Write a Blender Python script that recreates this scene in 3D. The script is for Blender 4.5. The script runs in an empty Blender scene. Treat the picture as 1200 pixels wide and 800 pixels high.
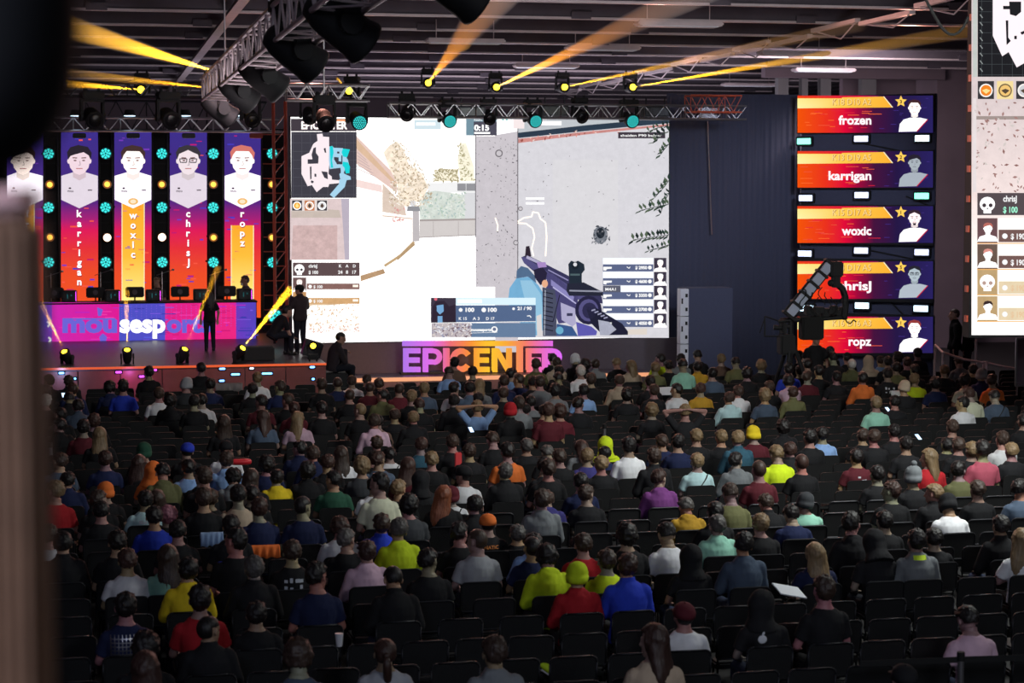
import bpy, bmesh, math, random
from mathutils import Vector, Matrix, noise
PI = math.pi
R = random.Random(11)
COL = bpy.context.scene.collection
SC = bpy.context.scene

# ---------------------------------------------------------------- camera
F, YAW, PITCH = 2300.0, math.radians(12.0), math.atan((400 - 222) / 2300.0)
CAM = Vector((0, 0, 5.2))
FWD = Vector((math.sin(YAW) * math.cos(PITCH), math.cos(YAW) * math.cos(PITCH), -math.sin(PITCH)))
RGT = Vector((math.cos(YAW), -math.sin(YAW), 0))
UPV = RGT.cross(FWD)
def ray(px, py): return FWD + RGT * ((px - 600) / F) + UPV * ((400 - py) / F)
def at_d(px, py, d): return CAM + ray(px, py) * d
def at_y(px, py, Y):
    r = ray(px, py); return CAM + r * (Y / r.y)
def at_z(px, py, Z):
    r = ray(px, py); return CAM + r * ((Z - CAM.z) / r.z)
cd = bpy.data.cameras.new('camera'); cam = bpy.data.objects.new('camera', cd); COL.objects.link(cam)
cam.location = CAM
cam.matrix_world = Matrix.Translation(CAM) @ Matrix((RGT, UPV, -FWD)).transposed().to_4x4()
cd.sensor_width = 36; cd.lens = 36 * F / 1200; cd.clip_start = 0.05; cd.clip_end = 400
cd.dof.use_dof = True; cd.dof.focus_distance = 36; cd.dof.aperture_fstop = 2.8
SC.camera = cam
vs = SC.view_settings
vs.view_transform = 'Standard'; vs.look = 'None'; vs.gamma = 1; vs.exposure = 0; vs.use_curve_mapping = False

# ---------------------------------------------------------------- materials
def lin(c):
    f = lambda v: v / 12.92 if v <= .04045 else ((v + .055) / 1.055) ** 2.4
    return tuple(f(x / 255.0) for x in c[:3])
def mat(name, rgb, rough=.6, metal=0.0, emit=None, strength=1.0, bump=None, noise_mix=0.0, nscale=8.0):
    m = bpy.data.materials.new(name); m.use_nodes = True
    nt = m.node_tree; b = nt.nodes['Principled BSDF']
    b.inputs['Base Color'].default_value = (*lin(rgb), 1); b.inputs['Roughness'].default_value = rough; b.inputs['Metallic'].default_value = metal
    if emit is not None:
        b.inputs['Emission Color'].default_value = (*lin(emit), 1); b.inputs['Emission Strength'].default_value = strength
    if bump or noise_mix:
        tc = nt.nodes.new('ShaderNodeTexCoord'); n = nt.nodes.new('ShaderNodeTexNoise'); n.inputs['Scale'].default_value = nscale; n.inputs['Detail'].default_value = 5
        nt.links.new(tc.outputs['Object'], n.inputs['Vector'])
        if bump:
            bp = nt.nodes.new('ShaderNodeBump'); bp.inputs['Strength'].default_value = bump; bp.inputs['Distance'].default_value = .02
            nt.links.new(n.outputs['Fac'], bp.inputs['Height']); nt.links.new(bp.outputs['Normal'], b.inputs['Normal'])
        if noise_mix:
            mx = nt.nodes.new('ShaderNodeMix'); mx.data_type = 'RGBA'
            c = lin(rgb)
            mx.inputs['A'].default_value = (*[v * (1 - noise_mix) for v in c], 1); mx.inputs['B'].default_value = (*[min(1, v * (1 + noise_mix)) for v in c], 1)
            nt.links.new(n.outputs['Fac'], mx.inputs['Factor']); nt.links.new(mx.outputs['Result'], b.inputs['Base Color'])
    return m
def objcol_mat(name, rough, scale, bump, stretch=(1, 1, 1), spec=.5, vary=.25):
    """colour comes from the object's own colour; a noise varies it a little"""
    m = bpy.data.materials.new(name); m.use_nodes = True; nt = m.node_tree; b = nt.nodes['Principled BSDF']
    oi = nt.nodes.new('ShaderNodeObjectInfo'); tc = nt.nodes.new('ShaderNodeTexCoord'); mp = nt.nodes.new('ShaderNodeMapping')
    mp.inputs['Scale'].default_value = stretch
    n = nt.nodes.new('ShaderNodeTexNoise'); n.inputs['Scale'].default_value = scale; n.inputs['Detail'].default_value = 4
    nt.links.new(tc.outputs['Object'], mp.inputs['Vector']); nt.links.new(mp.outputs['Vector'], n.inputs['Vector'])
    mr = nt.nodes.new('ShaderNodeMapRange'); mr.inputs['To Min'].default_value = 1 - vary; mr.inputs['To Max'].default_value = 1 + vary
    nt.links.new(n.outputs['Fac'], mr.inputs['Value'])
    vm = nt.nodes.new('ShaderNodeVectorMath'); vm.operation = 'SCALE'
    nt.links.new(oi.outputs['Color'], vm.inputs[0]); nt.links.new(mr.outputs['Result'], vm.inputs['Scale'])
    nt.links.new(vm.outputs['Vector'], b.inputs['Base Color'])
    bp = nt.nodes.new('ShaderNodeBump'); bp.inputs['Strength'].default_value = bump; bp.inputs['Distance'].default_value = .01
    nt.links.new(n.outputs['Fac'], bp.inputs['Height']); nt.links.new(bp.outputs['Normal'], b.inputs['Normal'])
    b.inputs['Roughness'].default_value = rough; b.inputs['Specular IOR Level'].default_value = spec
    return m
M = {}
M['cloth'] = objcol_mat('cloth', .85, 7, .35, spec=.25)
M['hair'] = objcol_mat('hair', .5, 46, 1.0, (1, 1, .2), spec=.5, vary=.5)
M['skin'] = objcol_mat('skin', .5, 20, .05, spec=.4, vary=.08)
M['shoe'] = mat('shoe_black', (28, 28, 30), .5)
M['black'] = mat('black_paint', (22, 22, 25), .7, bump=.05, nscale=60)
M['matte'] = mat('matte_black', (14, 14, 15), .8)
M['chair'] = mat('chair_black_mesh', (15, 15, 17), .65, bump=.3, nscale=120)
M['chairmetal'] = mat('chair_dark_steel', (46, 46, 50), .45, .7)
M['alu'] = mat('aluminium', (170, 168, 172), .35, .9)
M['steel'] = mat('painted_beam_steel', (205, 190, 195), .5, noise_mix=.2, nscale=3)
M['deck'] = mat('roof_deck', (92, 84, 94), .8, noise_mix=.4, nscale=1.5, bump=.3)
M['floor'] = mat('dark_floor', (34, 32, 33), .6, noise_mix=.3, nscale=2)
M['wall'] = mat('hall_wall', (120, 104, 114), .85, noise_mix=.2, nscale=1)
M['wallgrey'] = mat('hall_wall_grey', (120, 118, 122), .85, noise_mix=.15, nscale=1)
M['stage'] = mat('stage_floor', (74, 60, 70), .4, noise_mix=.25, nscale=3)
M['stageface'] = mat('stage_fascia', (150, 78, 74), .4, noise_mix=.25, nscale=5)
M['curtain'] = mat('navy_scrim', (74, 77, 98), .95, noise_mix=.1, nscale=14, bump=.1)
M['skirt'] = mat('grey_stage_skirt', (92, 84, 90), .85, noise_mix=.12, nscale=12)
M['white'] = mat('white_plastic', (220, 220, 225), .5)
M['paper'] = mat('paper', (225, 228, 235), .8)
M['wood'] = mat('foreground_wood', (150, 112, 84), .6, noise_mix=.3, nscale=20)
M['coral'] = mat('orange_lit_metal', (210, 96, 70), .45)  # orange light on pipes and truss put into colour; boxes and latches share it
M['lens'] = mat('lens_glass_dark', (16, 16, 20), .3)
def emis(name, rgb, s, base=(20, 20, 20)): return mat(name, base, .4, emit=rgb, strength=s)
M['teal'] = emis('teal_led', (60, 225, 220), 1.3)
M['tealdim'] = emis('teal_led_dim', (10, 95, 100), .8)
M['amber'] = emis('amber_led', (255, 180, 70), 2.2)
M['amberring'] = emis('amber_led_dim', (150, 90, 40), .8)
M['pinkwhite'] = emis('warm_white_led', (255, 225, 200), 3)
M['yellowlamp'] = emis('yellow_lamp', (255, 215, 40), 7)
M['coolwhite'] = emis('cool_white_led', (205, 235, 255), 3.5)
M['greenwhite'] = emis('green_white_led', (120, 255, 215), 3)
M['lilacwhite'] = emis('lilac_white_led', (205, 215, 255), 2.4)
M['blueled'] = emis('blue_led', (110, 175, 255), 4)
M['magled'] = emis('magenta_led', (225, 70, 235), 3)
M['orangestrip'] = emis('orange_strip', (225, 90, 45), 1.0)
M['phone'] = emis('phone_screen', (190, 220, 255), 2.2)

# ---------------------------------------------------------------- mesh helpers
class MB:
    def __init__(s): s.v, s.f, s.m, s.cur = [], [], [], 0
    def add(s, vs, fs, mi=None):
        o = len(s.v); s.v += [tuple(v) for v in vs]; s.f += [tuple(i + o for i in f) for f in fs]; s.m += [s.cur if mi is None else mi] * len(fs); return s
    def box(s, c, size, rot=None, mi=None, bev=0):
        hx, hy, hz = size[0] / 2, size[1] / 2, size[2] / 2; c = Vector(c)
        if bev:
            b = bev; pts = []
            bm = bmesh.new(); bmesh.ops.create_cube(bm, size=1)
            for v in bm.verts: v.co = Vector((v.co.x * size[0], v.co.y * size[1], v.co.z * size[2]))
            bmesh.ops.bevel(bm, geom=bm.edges[:], offset=b, segments=2, affect='EDGES')
            vs = [(rot @ v.co if rot else v.co) + c for v in bm.verts]; bm.verts.index_update()
            fs = [[v.index for v in f.verts] for f in bm.faces]; bm.free()
            return s.add(vs, fs, mi)
        vs = [Vector((x * hx, y * hy, z * hz)) for x in (-1, 1) for y in (-1, 1) for z in (-1, 1)]
        vs = [(rot @ v if rot else v) + c for v in vs]
        return s.add(vs, [(0, 1, 3, 2), (4, 6, 7, 5), (0, 4, 5, 1), (2, 3, 7, 6), (0, 2, 6, 4), (1, 5, 7, 3)], mi)
    def cyl(s, p0, p1, r0, r1=None, n=10, cap=True, mi=None):
        p0, p1 = Vector(p0), Vector(p1); r1 = r0 if r1 is None else r1
        d = p1 - p0
        if d.length < 1e-6: return s
        q = d.to_track_quat('Z', 'Y').to_matrix()
        vs = []
        for p, r in ((p0, r0), (p1, r1)):
            for i in range(n):
                a = 2 * PI * i / n; vs.append(p + q @ Vector((math.cos(a) * r, math.sin(a) * r, 0)))
        fs = [(i, (i + 1) % n, n + (i + 1) % n, n + i) for i in range(n)]
        if cap: fs += [tuple(range(n))[::-1], tuple(range(n, 2 * n))]
        return s.add(vs, fs, mi)
    def tube(s, pts, r, n=8, mi=None):
        for a, b in zip(pts, pts[1:]): s.cyl(a, b, r, n=n, mi=mi)
        for p in pts[1:-1]: s.ell(p, (r, r, r), n=n, k=4, mi=mi)
        return s
    def ell(s, c, rad, rot=None, n=16, k=10, mi=None):
        c = Vector(c); vs = []
        for j in range(1, k):
            t = PI * j / k
            for i in range(n):
                a = 2 * PI * i / n; v = Vector((math.sin(t) * math.cos(a) * rad[0], math.sin(t) * math.sin(a) * rad[1], math.cos(t) * rad[2]))
                vs.append((rot @ v if rot else v) + c)
        top = len(vs); vs.append((rot @ Vector((0, 0, rad[2])) if rot else Vector((0, 0, rad[2]))) + c)
        vs.append((rot @ Vector((0, 0, -rad[2])) if rot else Vector((0, 0, -rad[2]))) + c)
        fs = []
        for j in range(k - 2):
            for i in range(n): fs.append((j * n + i, (j + 1) * n + i, (j + 1) * n + (i + 1) % n, j * n + (i + 1) % n))
        for i in range(n):
            fs.append((top, i, (i + 1) % n)); fs.append((top + 1, (k - 2) * n + (i + 1) % n, (k - 2) * n + i))
        return s.add(vs, fs, mi)
    def cap(s, p0, p1, r0, r1, n=12):
        s.cyl(p0, p1, r0, r1, n); s.ell(p0, (r0,) * 3, n=n, k=8); s.ell(p1, (r1,) * 3, n=n, k=8); return s
    def loft(s, rings, n=20, mi=None):
        """rings: (centre, rx, ry, rot3x3 or None)"""
        vs = []
        for c, rx, ry, rot in rings:
            for i in range(n):
                a = 2 * PI * i / n; v = Vector((math.cos(a) * rx, math.sin(a) * ry, 0)); vs.append(Vector(c) + (rot @ v if rot else v))
        fs = []
        for j in range(len(rings) - 1):
            for i in range(n): fs.append((j * n + i, j * n + (i + 1) % n, (j + 1) * n + (i + 1) % n, (j + 1) * n + i))
        fs.append(tuple(range(n))[::-1]); fs.append(tuple(range((len(rings) - 1) * n, len(rings) * n)))
        return s.add(vs, fs, mi)
    def mesh(s, name, mats, smooth=False):
        me = bpy.data.meshes.new(name); me.from_pydata(s.v, [], s.f)
        for m in (mats if isinstance(mats, (list, tuple)) else [mats]): me.materials.append(m)
        if any(s.m): me.polygons.foreach_set('material_index', s.m)
        if smooth: me.polygons.foreach_set('use_smooth', [True] * len(s.f))
        me.update(); return me
    def build(s, name, mats, parent=None, smooth=False, loc=None):
        return link(name, s.mesh(name, mats, smooth), parent, loc)
def link(name, me, parent=None, loc=None, color=None, matrix=None):
    o = bpy.data.objects.new(name, me); COL.objects.link(o)
    if parent: o.parent = parent
    if loc is not None: o.location = loc
    if matrix is not None: o.matrix_local = matrix
    if color is not None: o.color = (*color, 1)
    return o
def tag(o, label, cat, group=None, kind=None):
    if label: o['label'] = label
    if cat: o['category'] = cat
    if group: o['group'] = group
    if kind: o['kind'] = kind
    return o
def empty(name, loc, label=None, cat=None, group=None, rz=0, matrix=None):
    o = bpy.data.objects.new(name, None); COL.objects.link(o); o.location = loc; o.rotation_euler = (0, 0, rz); o.empty_display_size = .2
    if matrix is not None: o.matrix_world = matrix
    return tag(o, label, cat, group)
def copy_tree(root, parent=None, matrix=None, swap=None):
    c = root.copy(); COL.objects.link(c); c.parent = parent
    if matrix is not None: c.matrix_world = matrix
    for ch in root.children:
        d = copy_tree(ch, c)
    return c
def struct(o): o['kind'] = 'structure'; return o
def remesh(me, voxel, ratio=.3, smooth_it=2, disp=0.0, dscale=6.0):
    """one continuous skin out of overlapping shapes"""
    o = bpy.data.objects.new('tmp', me); COL.objects.link(o)
    r = o.modifiers.new('r', 'REMESH'); r.mode = 'VOXEL'; r.voxel_size = voxel; r.use_smooth_shade = True
    if smooth_it:
        s = o.modifiers.new('s', 'SMOOTH'); s.factor = .5; s.iterations = smooth_it
    if ratio < 1:
        d = o.modifiers.new('d', 'DECIMATE'); d.ratio = ratio
    dg = bpy.context.evaluated_depsgraph_get(); dg.update()
    out = bpy.data.meshes.new_from_object(o.evaluated_get(dg))
    mats = list(me.materials); name = me.name
    bpy.data.objects.remove(o); bpy.data.meshes.remove(me); out.name = name
    if not out.materials:
        for m in mats: out.materials.append(m)
    if disp:
        for v in out.vertices:
            n = noise.noise(Vector(v.co) * dscale) + .5 * noise.noise(Vector((v.co.x * 2.4, v.co.y * 2.4, v.co.z)) * dscale * 2)
            v.co += v.normal * n * disp
    out.polygons.foreach_set('use_smooth', [True] * len(out.polygons))
    return out
# ---------------------------------------------------------------- LED screens: flat emissive artwork on a real plane
def led_material(name, strength, nscale):
    m = bpy.data.materials.new(name); m.use_nodes = True; nt = m.node_tree; nt.nodes.clear()
    out = nt.nodes.new('ShaderNodeOutputMaterial'); em = nt.nodes.new('ShaderNodeEmission'); at = nt.nodes.new('ShaderNodeAttribute'); at.attribute_name = 'led'
    tc = nt.nodes.new('ShaderNodeTexCoord'); n = nt.nodes.new('ShaderNodeTexNoise'); n.inputs['Scale'].default_value = nscale; n.inputs['Detail'].default_value = 6; n.inputs['Roughness'].default_value = .75
    nt.links.new(tc.outputs['Object'], n.inputs['Vector'])
    a = nt.nodes.new('ShaderNodeMath'); a.operation = 'SUBTRACT'; a.inputs[1].default_value = .5; nt.links.new(n.outputs['Fac'], a.inputs[0])
    b = nt.nodes.new('ShaderNodeMath'); b.operation = 'MULTIPLY'; nt.links.new(a.outputs[0], b.inputs[0]); nt.links.new(at.outputs['Alpha'], b.inputs[1])
    c = nt.nodes.new('ShaderNodeMath'); c.operation = 'ADD'; c.inputs[1].default_value = 1; c.use_clamp = False; nt.links.new(b.outputs[0], c.inputs[0])
    d = nt.nodes.new('ShaderNodeMath'); d.operation = 'MAXIMUM'; d.inputs[1].default_value = .05; nt.links.new(c.outputs[0], d.inputs[0])
    v = nt.nodes.new('ShaderNodeVectorMath'); v.operation = 'SCALE'; nt.links.new(at.outputs['Color'], v.inputs[0]); nt.links.new(d.outputs[0], v.inputs['Scale'])
    nt.links.new(v.outputs[0], em.inputs['Color']); em.inputs['Strength'].default_value = strength
    nt.links.new(em.outputs[0], out.inputs['Surface'])
    return m
LED = led_material('led_screen_pixels', 1.0, 5.0)
_tc = {}
def text_mesh(t, bold):
    k = (t, bold)
    if k not in _tc:
        cu = bpy.data.curves.new('txt', 'FONT'); cu.body = t; cu.size = 1; cu.offset = bold; cu.resolution_u = 3
        o = bpy.data.objects.new('txt', cu); COL.objects.link(o)
        dg = bpy.context.evaluated_depsgraph_get(); dg.update()
        me = bpy.data.meshes.new_from_object(o.evaluated_get(dg))
        vs = [v.co.copy() for v in me.vertices]; fs = [tuple(p.vertices) for p in me.polygons]
        bpy.data.objects.remove(o); bpy.data.meshes.remove(me)
        _tc[k] = (vs, fs)
    return _tc[k]
class Screen:
    """px coordinates read off the photograph are projected once onto the screen's own plane"""
    def __init__(s, O, U, N=None):
        s.O, s.U = Vector(O), Vector(U).normalized(); s.V = Vector((0, 0, 1)); s.N = s.U.cross(s.V)
        s.v, s.f, s.c = [], [], []; s.tx = s.ty = 0; s.k = 1.0; s.lift = 0
    def tile(s, x, y, k): s.tx, s.ty, s.k = x, y, k; return s
    def uv(s, px, py):
        px, py = s.tx + px / s.k, s.ty + py / s.k
        r = ray(px, py); t = (s.O - CAM).dot(s.N) / r.dot(s.N); p = CAM + r * t - s.O
        return p.dot(s.U), p.z
    def put(s, pts, cols, al=0.0, L=1, faces=None):
        o = len(s.v); s.v += [(u, v, (L + s.lift) * .004) for u, v in pts]; s.c += [(*c, al) for c in cols]
        s.f += [tuple(i + o for i in f) for f in (faces or [tuple(range(len(pts)))])]
    def poly(s, pts, col, L=1, al=0.0, g=1.0):
        c = [v * g for v in lin(col)]; s.put([s.uv(*p) for p in pts], [c] * len(pts), al, L)
    def rect(s, x0, y0, x1, y1, col, L=1, al=0.0, g=1.0): s.poly([(x0, y1), (x1, y1), (x1, y0), (x0, y0)], col, L, al, g)
    def grad(s, x0, y0, x1, y1, stops, L=1, al=0.0, g=1.0, vert=True):
        """stops: (position in px along the axis, colour)"""
        for (a, ca), (b, cb) in zip(stops, stops[1:]):
            la, lb = [v * g for v in lin(ca)], [v * g for v in lin(cb)]
            if vert: s.put([s.uv(x0, b), s.uv(x1, b), s.uv(x1, a), s.uv(x0, a)], [lb, lb, la, la], al, L)
            else: s.put([s.uv(a, y1), s.uv(b, y1), s.uv(b, y0), s.uv(a, y0)], [la, lb, lb, la], al, L)
    def disc(s, x, y, rx, col, L=1, ry=None, n=16, g=1.0, al=0.0, a0=0, a1=2 * PI):
        ry = ry or rx; s.poly([(x + rx * math.cos(a0 + (a1 - a0) * i / n), y - ry * math.sin(a0 + (a1 - a0) * i / n)) for i in range(n)], col, L, al, g)
    def line(s, pts, w, col, L=1, g=1.0):
        for (ax, ay), (bx, by) in zip(pts, pts[1:]):
            d = math.hypot(bx - ax, by - ay) or 1; nx, ny = -(by - ay) / d * w / 2, (bx - ax) / d * w / 2
            s.poly([(ax + nx, ay + ny), (bx + nx, by + ny), (bx - nx, by - ny), (ax - nx, ay - ny)], col, L, 0, g)
    def text(s, t, x, y, h, col, L=3, align='l', w=None, bold=.02, g=1.0):
        vs, fs = text_mesh(t, bold)
        if not vs: return
        x0, x1 = min(v.x for v in vs), max(v.x for v in vs); k = h / .72; kx = k if not w else w / (x1 - x0)
        ox = x - (x0 * kx if align == 'l' else x1 * kx if align == 'r' else (x0 + x1) / 2 * kx)
        c = [v * g for v in lin(col)]
        s.put([s.uv(ox + v.x * kx, y - v.y * k) for v in vs], [c] * len(vs), 0, L, fs)
    def spray(s, x0, y0, x1, y1, n, size, cols, L=2, seed=1, shape=None, g=1.0, stretch=1.0):
        r = random.Random(seed)
        for i in range(n):
            x, y = r.uniform(x0, x1), r.uniform(y0, y1)
            if shape and not shape(x, y): continue
            a = r.uniform(0, PI); q = size * r.uniform(.5, 1.3); dx, dy = math.cos(a) * q * stretch, math.sin(a) * q * stretch; ex, ey = -math.sin(a) * q * .45, math.cos(a) * q * .45
            s.poly([(x - dx, y - dy), (x - ex, y - ey), (x + dx, y + dy), (x + ex, y + ey)][::-1], r.choice(cols), L, 0, g)
    def portrait(s, x, y, w, hair, skin=(255, 240, 235), shirt=(255, 250, 250), glasses=False, L=3, g=1.3, bust=True, tone=1.0, style=0, beard=False):
        """x,y centre of the face; w face width"""
        h = w * 1.3
        dk = (110, 70, 70) if tone > .5 else (60, 60, 75)
        if bust: s.poly([(x - w * .28, y + h * .3), (x - w * .3, y + h * .62), (x - w * 1.0, y + h * .78), (x - w * 1.3, y + h * 1.25), (x + w * 1.3, y + h * 1.25), (x + w * 1.0, y + h * .78), (x + w * .3, y + h * .62), (x + w * .28, y + h * .3)], shirt, L, .1, g)
        s.poly([(x - w * .3, y + h * .2), (x - w * .3, y + h * .6), (x, y + h * .72), (x + w * .3, y + h * .6), (x + w * .3, y + h * .2)], tuple(v * .88 for v in skin), L + 1, 0, g)
        s.disc(x - w * .5, y + h * .02, w * .07, skin, L + 1, h * .1, 8, g); s.disc(x + w * .5, y + h * .02, w * .07, skin, L + 1, h * .1, 8, g)
        face = [(x - w * .48, y - h * .2), (x - w * .5, y), (x - w * .43, y + h * .26), (x - w * .22, y + h * .46), (x, y + h * .52), (x + w * .22, y + h * .46), (x + w * .43, y + h * .26), (x + w * .5, y), (x + w * .48, y - h * .2), (x + w * .3, y - h * .38), (x - w * .3, y - h * .38)]
        s.poly(face, skin, L + 2, 0, g)
        top = [(x - w * .53, y - h * .02), (x - w * .58, y - h * .3), (x - w * .42, y - h * .48), (x - w * .05, y - h * .56), (x + w * .4, y - h * .49), (x + w * .58, y - h * .28), (x + w * .53, y - h * .02)]
        fr = [[(x + w * .44, y - h * .18), (x + w * .2, y - h * .3), (x - w * .2, y - h * .22), (x - w * .42, y - h * .16)], [(x + w * .44, y - h * .2), (x + w * .3, y - h * .33), (x - w * .3, y - h * .34), (x - w * .44, y - h * .2)], [(x + w * .45, y - h * .22), (x + w * .25, y - h * .28), (x, y - h * .38), (x - w * .42, y - h * .24)]][style % 3]
        s.poly(top + fr, hair, L + 3, 0, 1.0)
        for sx in (-1, 1):
            s.disc(x + sx * w * .2, y - h * .0, w * .075, dk, L + 3, h * .025, 8)
            s.line([(x + sx * w * .1, y - h * .09), (x + sx * w * .32, y - h * .1)], h * .035, dk, L + 3)
            if glasses:
                for a, b in (((x + sx * w * .06, y - h * .06), (x + sx * w * .4, y - h * .06)), ((x + sx * w * .4, y - h * .06), (x + sx * w * .37, y + h * .07)), ((x + sx * w * .37, y + h * .07), (x + sx * w * .08, y + h * .07)), ((x + sx * w * .08, y + h * .07), (x + sx * w * .06, y - h * .06))): s.line([a, b], w * .04, (30, 30, 40), L + 4)
        s.line([(x + w * .02, y + h * .02), (x + w * .05, y + h * .16), (x - w * .04, y + h * .17)], w * .03, tuple(v * .72 for v in skin), L + 3)
        s.line([(x - w * .15, y + h * .29), (x + w * .15, y + h * .29)], h * .03, (190, 110, 110) if tone > .5 else (90, 90, 100), L + 3)
        if beard: s.poly([(x - w * .16, y + h * .34), (x, y + h * .36), (x + w * .16, y + h * .34), (x + w * .1, y + h * .5), (x - w * .1, y + h * .5)], hair, L + 3)
    def build(s, name, parent=None, m=None):
        me = bpy.data.meshes.new(name); me.from_pydata(s.v, [], s.f); me.materials.append(m or LED)
        at = me.color_attributes.new('led', 'FLOAT_COLOR', 'POINT')
        flat = [x for c in s.c for x in c]; at.data.foreach_set('color', flat); me.update()
        o = link(name, me, parent)
        o.matrix_world = Matrix.Translation(s.O) @ Matrix((s.U, s.V, s.N)).transposed().to_4x4()
        return o
def display_thing(name, s, corners, label, cat, depth=.12, border=.03, group=None, matname='black'):
    """cabinet slab behind the artwork; corners in (u0,v0,u1,v1) metres on the plane"""
    u0, v0, u1, v1 = corners
    root = empty(name, s.O, label, cat, group)
    T = Matrix.Translation(s.O) @ Matrix((s.U, s.V, s.N)).transposed().to_4x4(); root.matrix_world = T
    b = MB().box(((u0 + u1) / 2, (v0 + v1) / 2, -depth / 2 - .002), (u1 - u0 + 2 * border, v1 - v0 + 2 * border, depth), bev=.01)
    h = b.build('cabinet', M[matname], root)
    d = s.build('display'); d.parent = root; d.matrix_local = Matrix.Identity(4)
    return root

# ---- main screen --------------------------------------------------------
YS = 50.5
s = Screen((0, YS, 0), (1, 0, 0))
u0, v1 = s.uv(340.5, 137); _, v0 = s.uv(340.5, 402); u1, _ = s.uv(783, 300)
def fit_rect(s, col, L, al, g, a0, b0, a1, b1): s.put([(a0, b0), (a1, b0), (a1, b1), (a0, b1)], [[v * g for v in lin(col)]] * 4, al, L)
fit_rect(s, (255, 252, 250), 0, 0, 1.7, u0, v0, u1, v1)
W = (255, 255, 255)
s.tile(330, 120, 4.444)
# building and wall at the left of the street view
s.poly([(44, 820), (44, 500), (345, 500), (350, 820)], (226, 205, 205), 1, .5, 1.0)
s.poly([(50, 545), (300, 560), (310, 600), (50, 600)], (205, 190, 180), 2, .3)
s.poly([(60, 640), (290, 640), (290, 820), (50, 820)], (210, 180, 178), 2, .9)
s.poly([(310, 500), (352, 500), (352, 820), (330, 820)], (190, 180, 195), 2, .2)
s.poly([(350, 500), (525, 480), (525, 820), (352, 820)], (255, 250, 240), 1, .1, 1.4)
s.poly([(390, 175), (600, 385), (600, 470), (390, 320)], (235, 205, 195), 2, .3)
s.poly([(390, 190), (600, 420), (590, 430), (390, 240)], (225, 190, 160), 3, .3)
s.poly([(525, 420), (640, 540), (650, 590), (525, 570)], (225, 205, 190), 3, .5)
for i in range(6): s.line([(395, 260 + i * 17), (440 + i * 9, 300 + i * 17)], 4, (205, 180, 180), 4)
s.poly([(390, 400), (520, 430), (525, 470), (390, 440)], (250, 225, 220), 3, .2)
# hedge, low wall and far building
s.poly([(715, 500), (735, 470), (800, 460), (880, 470), (955, 480), (955, 605), (720, 610)], (216, 224, 216), 2, .9)
s.spray(720, 470, 955, 600, 160, 9, [(182, 202, 188), (205, 215, 200), (235, 238, 230), (180, 198, 196)], 3, 3)
s.poly([(718, 612), (1008, 606), (1008, 690), (718, 703)], (214, 208, 206), 2, .15)
s.line([(718, 614), (1008, 608)], 9, (170, 160, 158), 3); s.line([(718, 703), (1008, 690)], 4, (150, 140, 140), 3)
for x in (790, 920): s.line([(x, 620), (x, 698)], 2, (165, 155, 155), 3)
s.poly([(760, 420), (1008, 412), (1008, 470), (760, 470)], (235, 235, 235), 1, .1, 1.1)
s.rect(915, 422, 1008, 460, (150, 150, 155), 3, .2); s.line([(960, 422), (960, 460)], 3, (230, 230, 230), 4)
s.poly([(948, 470), (1008, 470), (1008, 606), (955, 606)], (222, 222, 225), 2, .1)
# pillar
s.poly([(682, 560), (715, 560), (718, 722), (682, 725)], (196, 190, 192), 4, .15); s.poly([(655, 540), (715, 540), (722, 566), (652, 566)], (150, 150, 155), 5, .2); s.disc(684, 526, 16, (225, 225, 228), 5)
s.poly([(525, 580), (682, 600), (682, 725), (610, 800), (525, 800)], (255, 246, 240), 2, .1, 1.3)
s.line([(600, 815), (690, 735)], 16, (180, 150, 115), 4); s.line([(525, 590), (680, 605)], 5, (215, 190, 170), 4)
# trees
s.poly([(560, 225), (600, 200), (640, 250), (660, 320), (730, 370), (765, 440), (735, 500), (650, 545), (610, 520), (600, 420), (560, 340), (530, 260)], (240, 224, 204), 4, 1.2, 1.15)
s.poly([(795, 350), (915, 345), (925, 412), (800, 412)], (240, 232, 210), 3, .8, 1.15)
s.poly([(930, 215), (960, 210), (1000, 330), (1006, 410), (930, 410), (915, 300)], (240, 234, 212), 3, .8, 1.15)
def tri(x, y): return abs(x - (600 + (y - 200) * .35)) < 20 + (y - 200) * .42
s.spray(510, 200, 780, 540, 900, 8, [(200, 178, 150), (218, 200, 174), (180, 162, 136), (240, 226, 206), (205, 190, 168), (255, 248, 238)], 5, 5, tri, 1.0)
s.spray(790, 345, 920, 412, 120, 9, [(185, 175, 140), (215, 205, 175), (160, 150, 115)], 4, 6)
s.spray(905, 205, 1006, 410, 120, 9, [(190, 180, 145), (170, 165, 125), (220, 212, 185)], 4, 7, lambda x, y: abs(x - 950 - (y - 300) * .2) < 14 + (y - 200) * .12)
s.spray(570, 550, 640, 620, 30, 8, [(225, 150, 150), (220, 180, 170)], 5, 8)
# grey concrete walls
s.poly([(1010, 175), (1240, 175), (1240, 960), (1010, 960)], (206, 200, 206), 2, .35)
s.spray(1012, 180, 1235, 940, 120, 6, [(120, 115, 120), (150, 145, 150)], 3, 9); s.line([(1010, 75), (1010, 700)], 5, (130, 125, 130), 3)
s.poly([(1120, 75), (1240, 75), (1240, 175), (1120, 175)], (255, 255, 255), 2, 0, 1.5)
s.tile(580, 120, 4.444)
s.poly([(0, 170), (120, 150), (120, 1300), (0, 1300)], (206, 200, 206), 3, .3)
s.poly([(118, 92), (905, 80), (905, 1225), (118, 1225)], (214, 212, 218), 3, .3, 1.05)
s.poly([(300, 300), (640, 300), (640, 820), (300, 820)], (216, 214, 218), 4, .2, 1.06)
s.poly([(118, 92), (905, 80), (905, 84), (640, 110), (300, 140), (118, 158)], (195, 200, 205), 5, .25)
s.poly([(118, 158), (480, 118), (905, 80), (905, 108), (480, 148), (118, 186)], (48, 62, 78), 6, .4)
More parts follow.
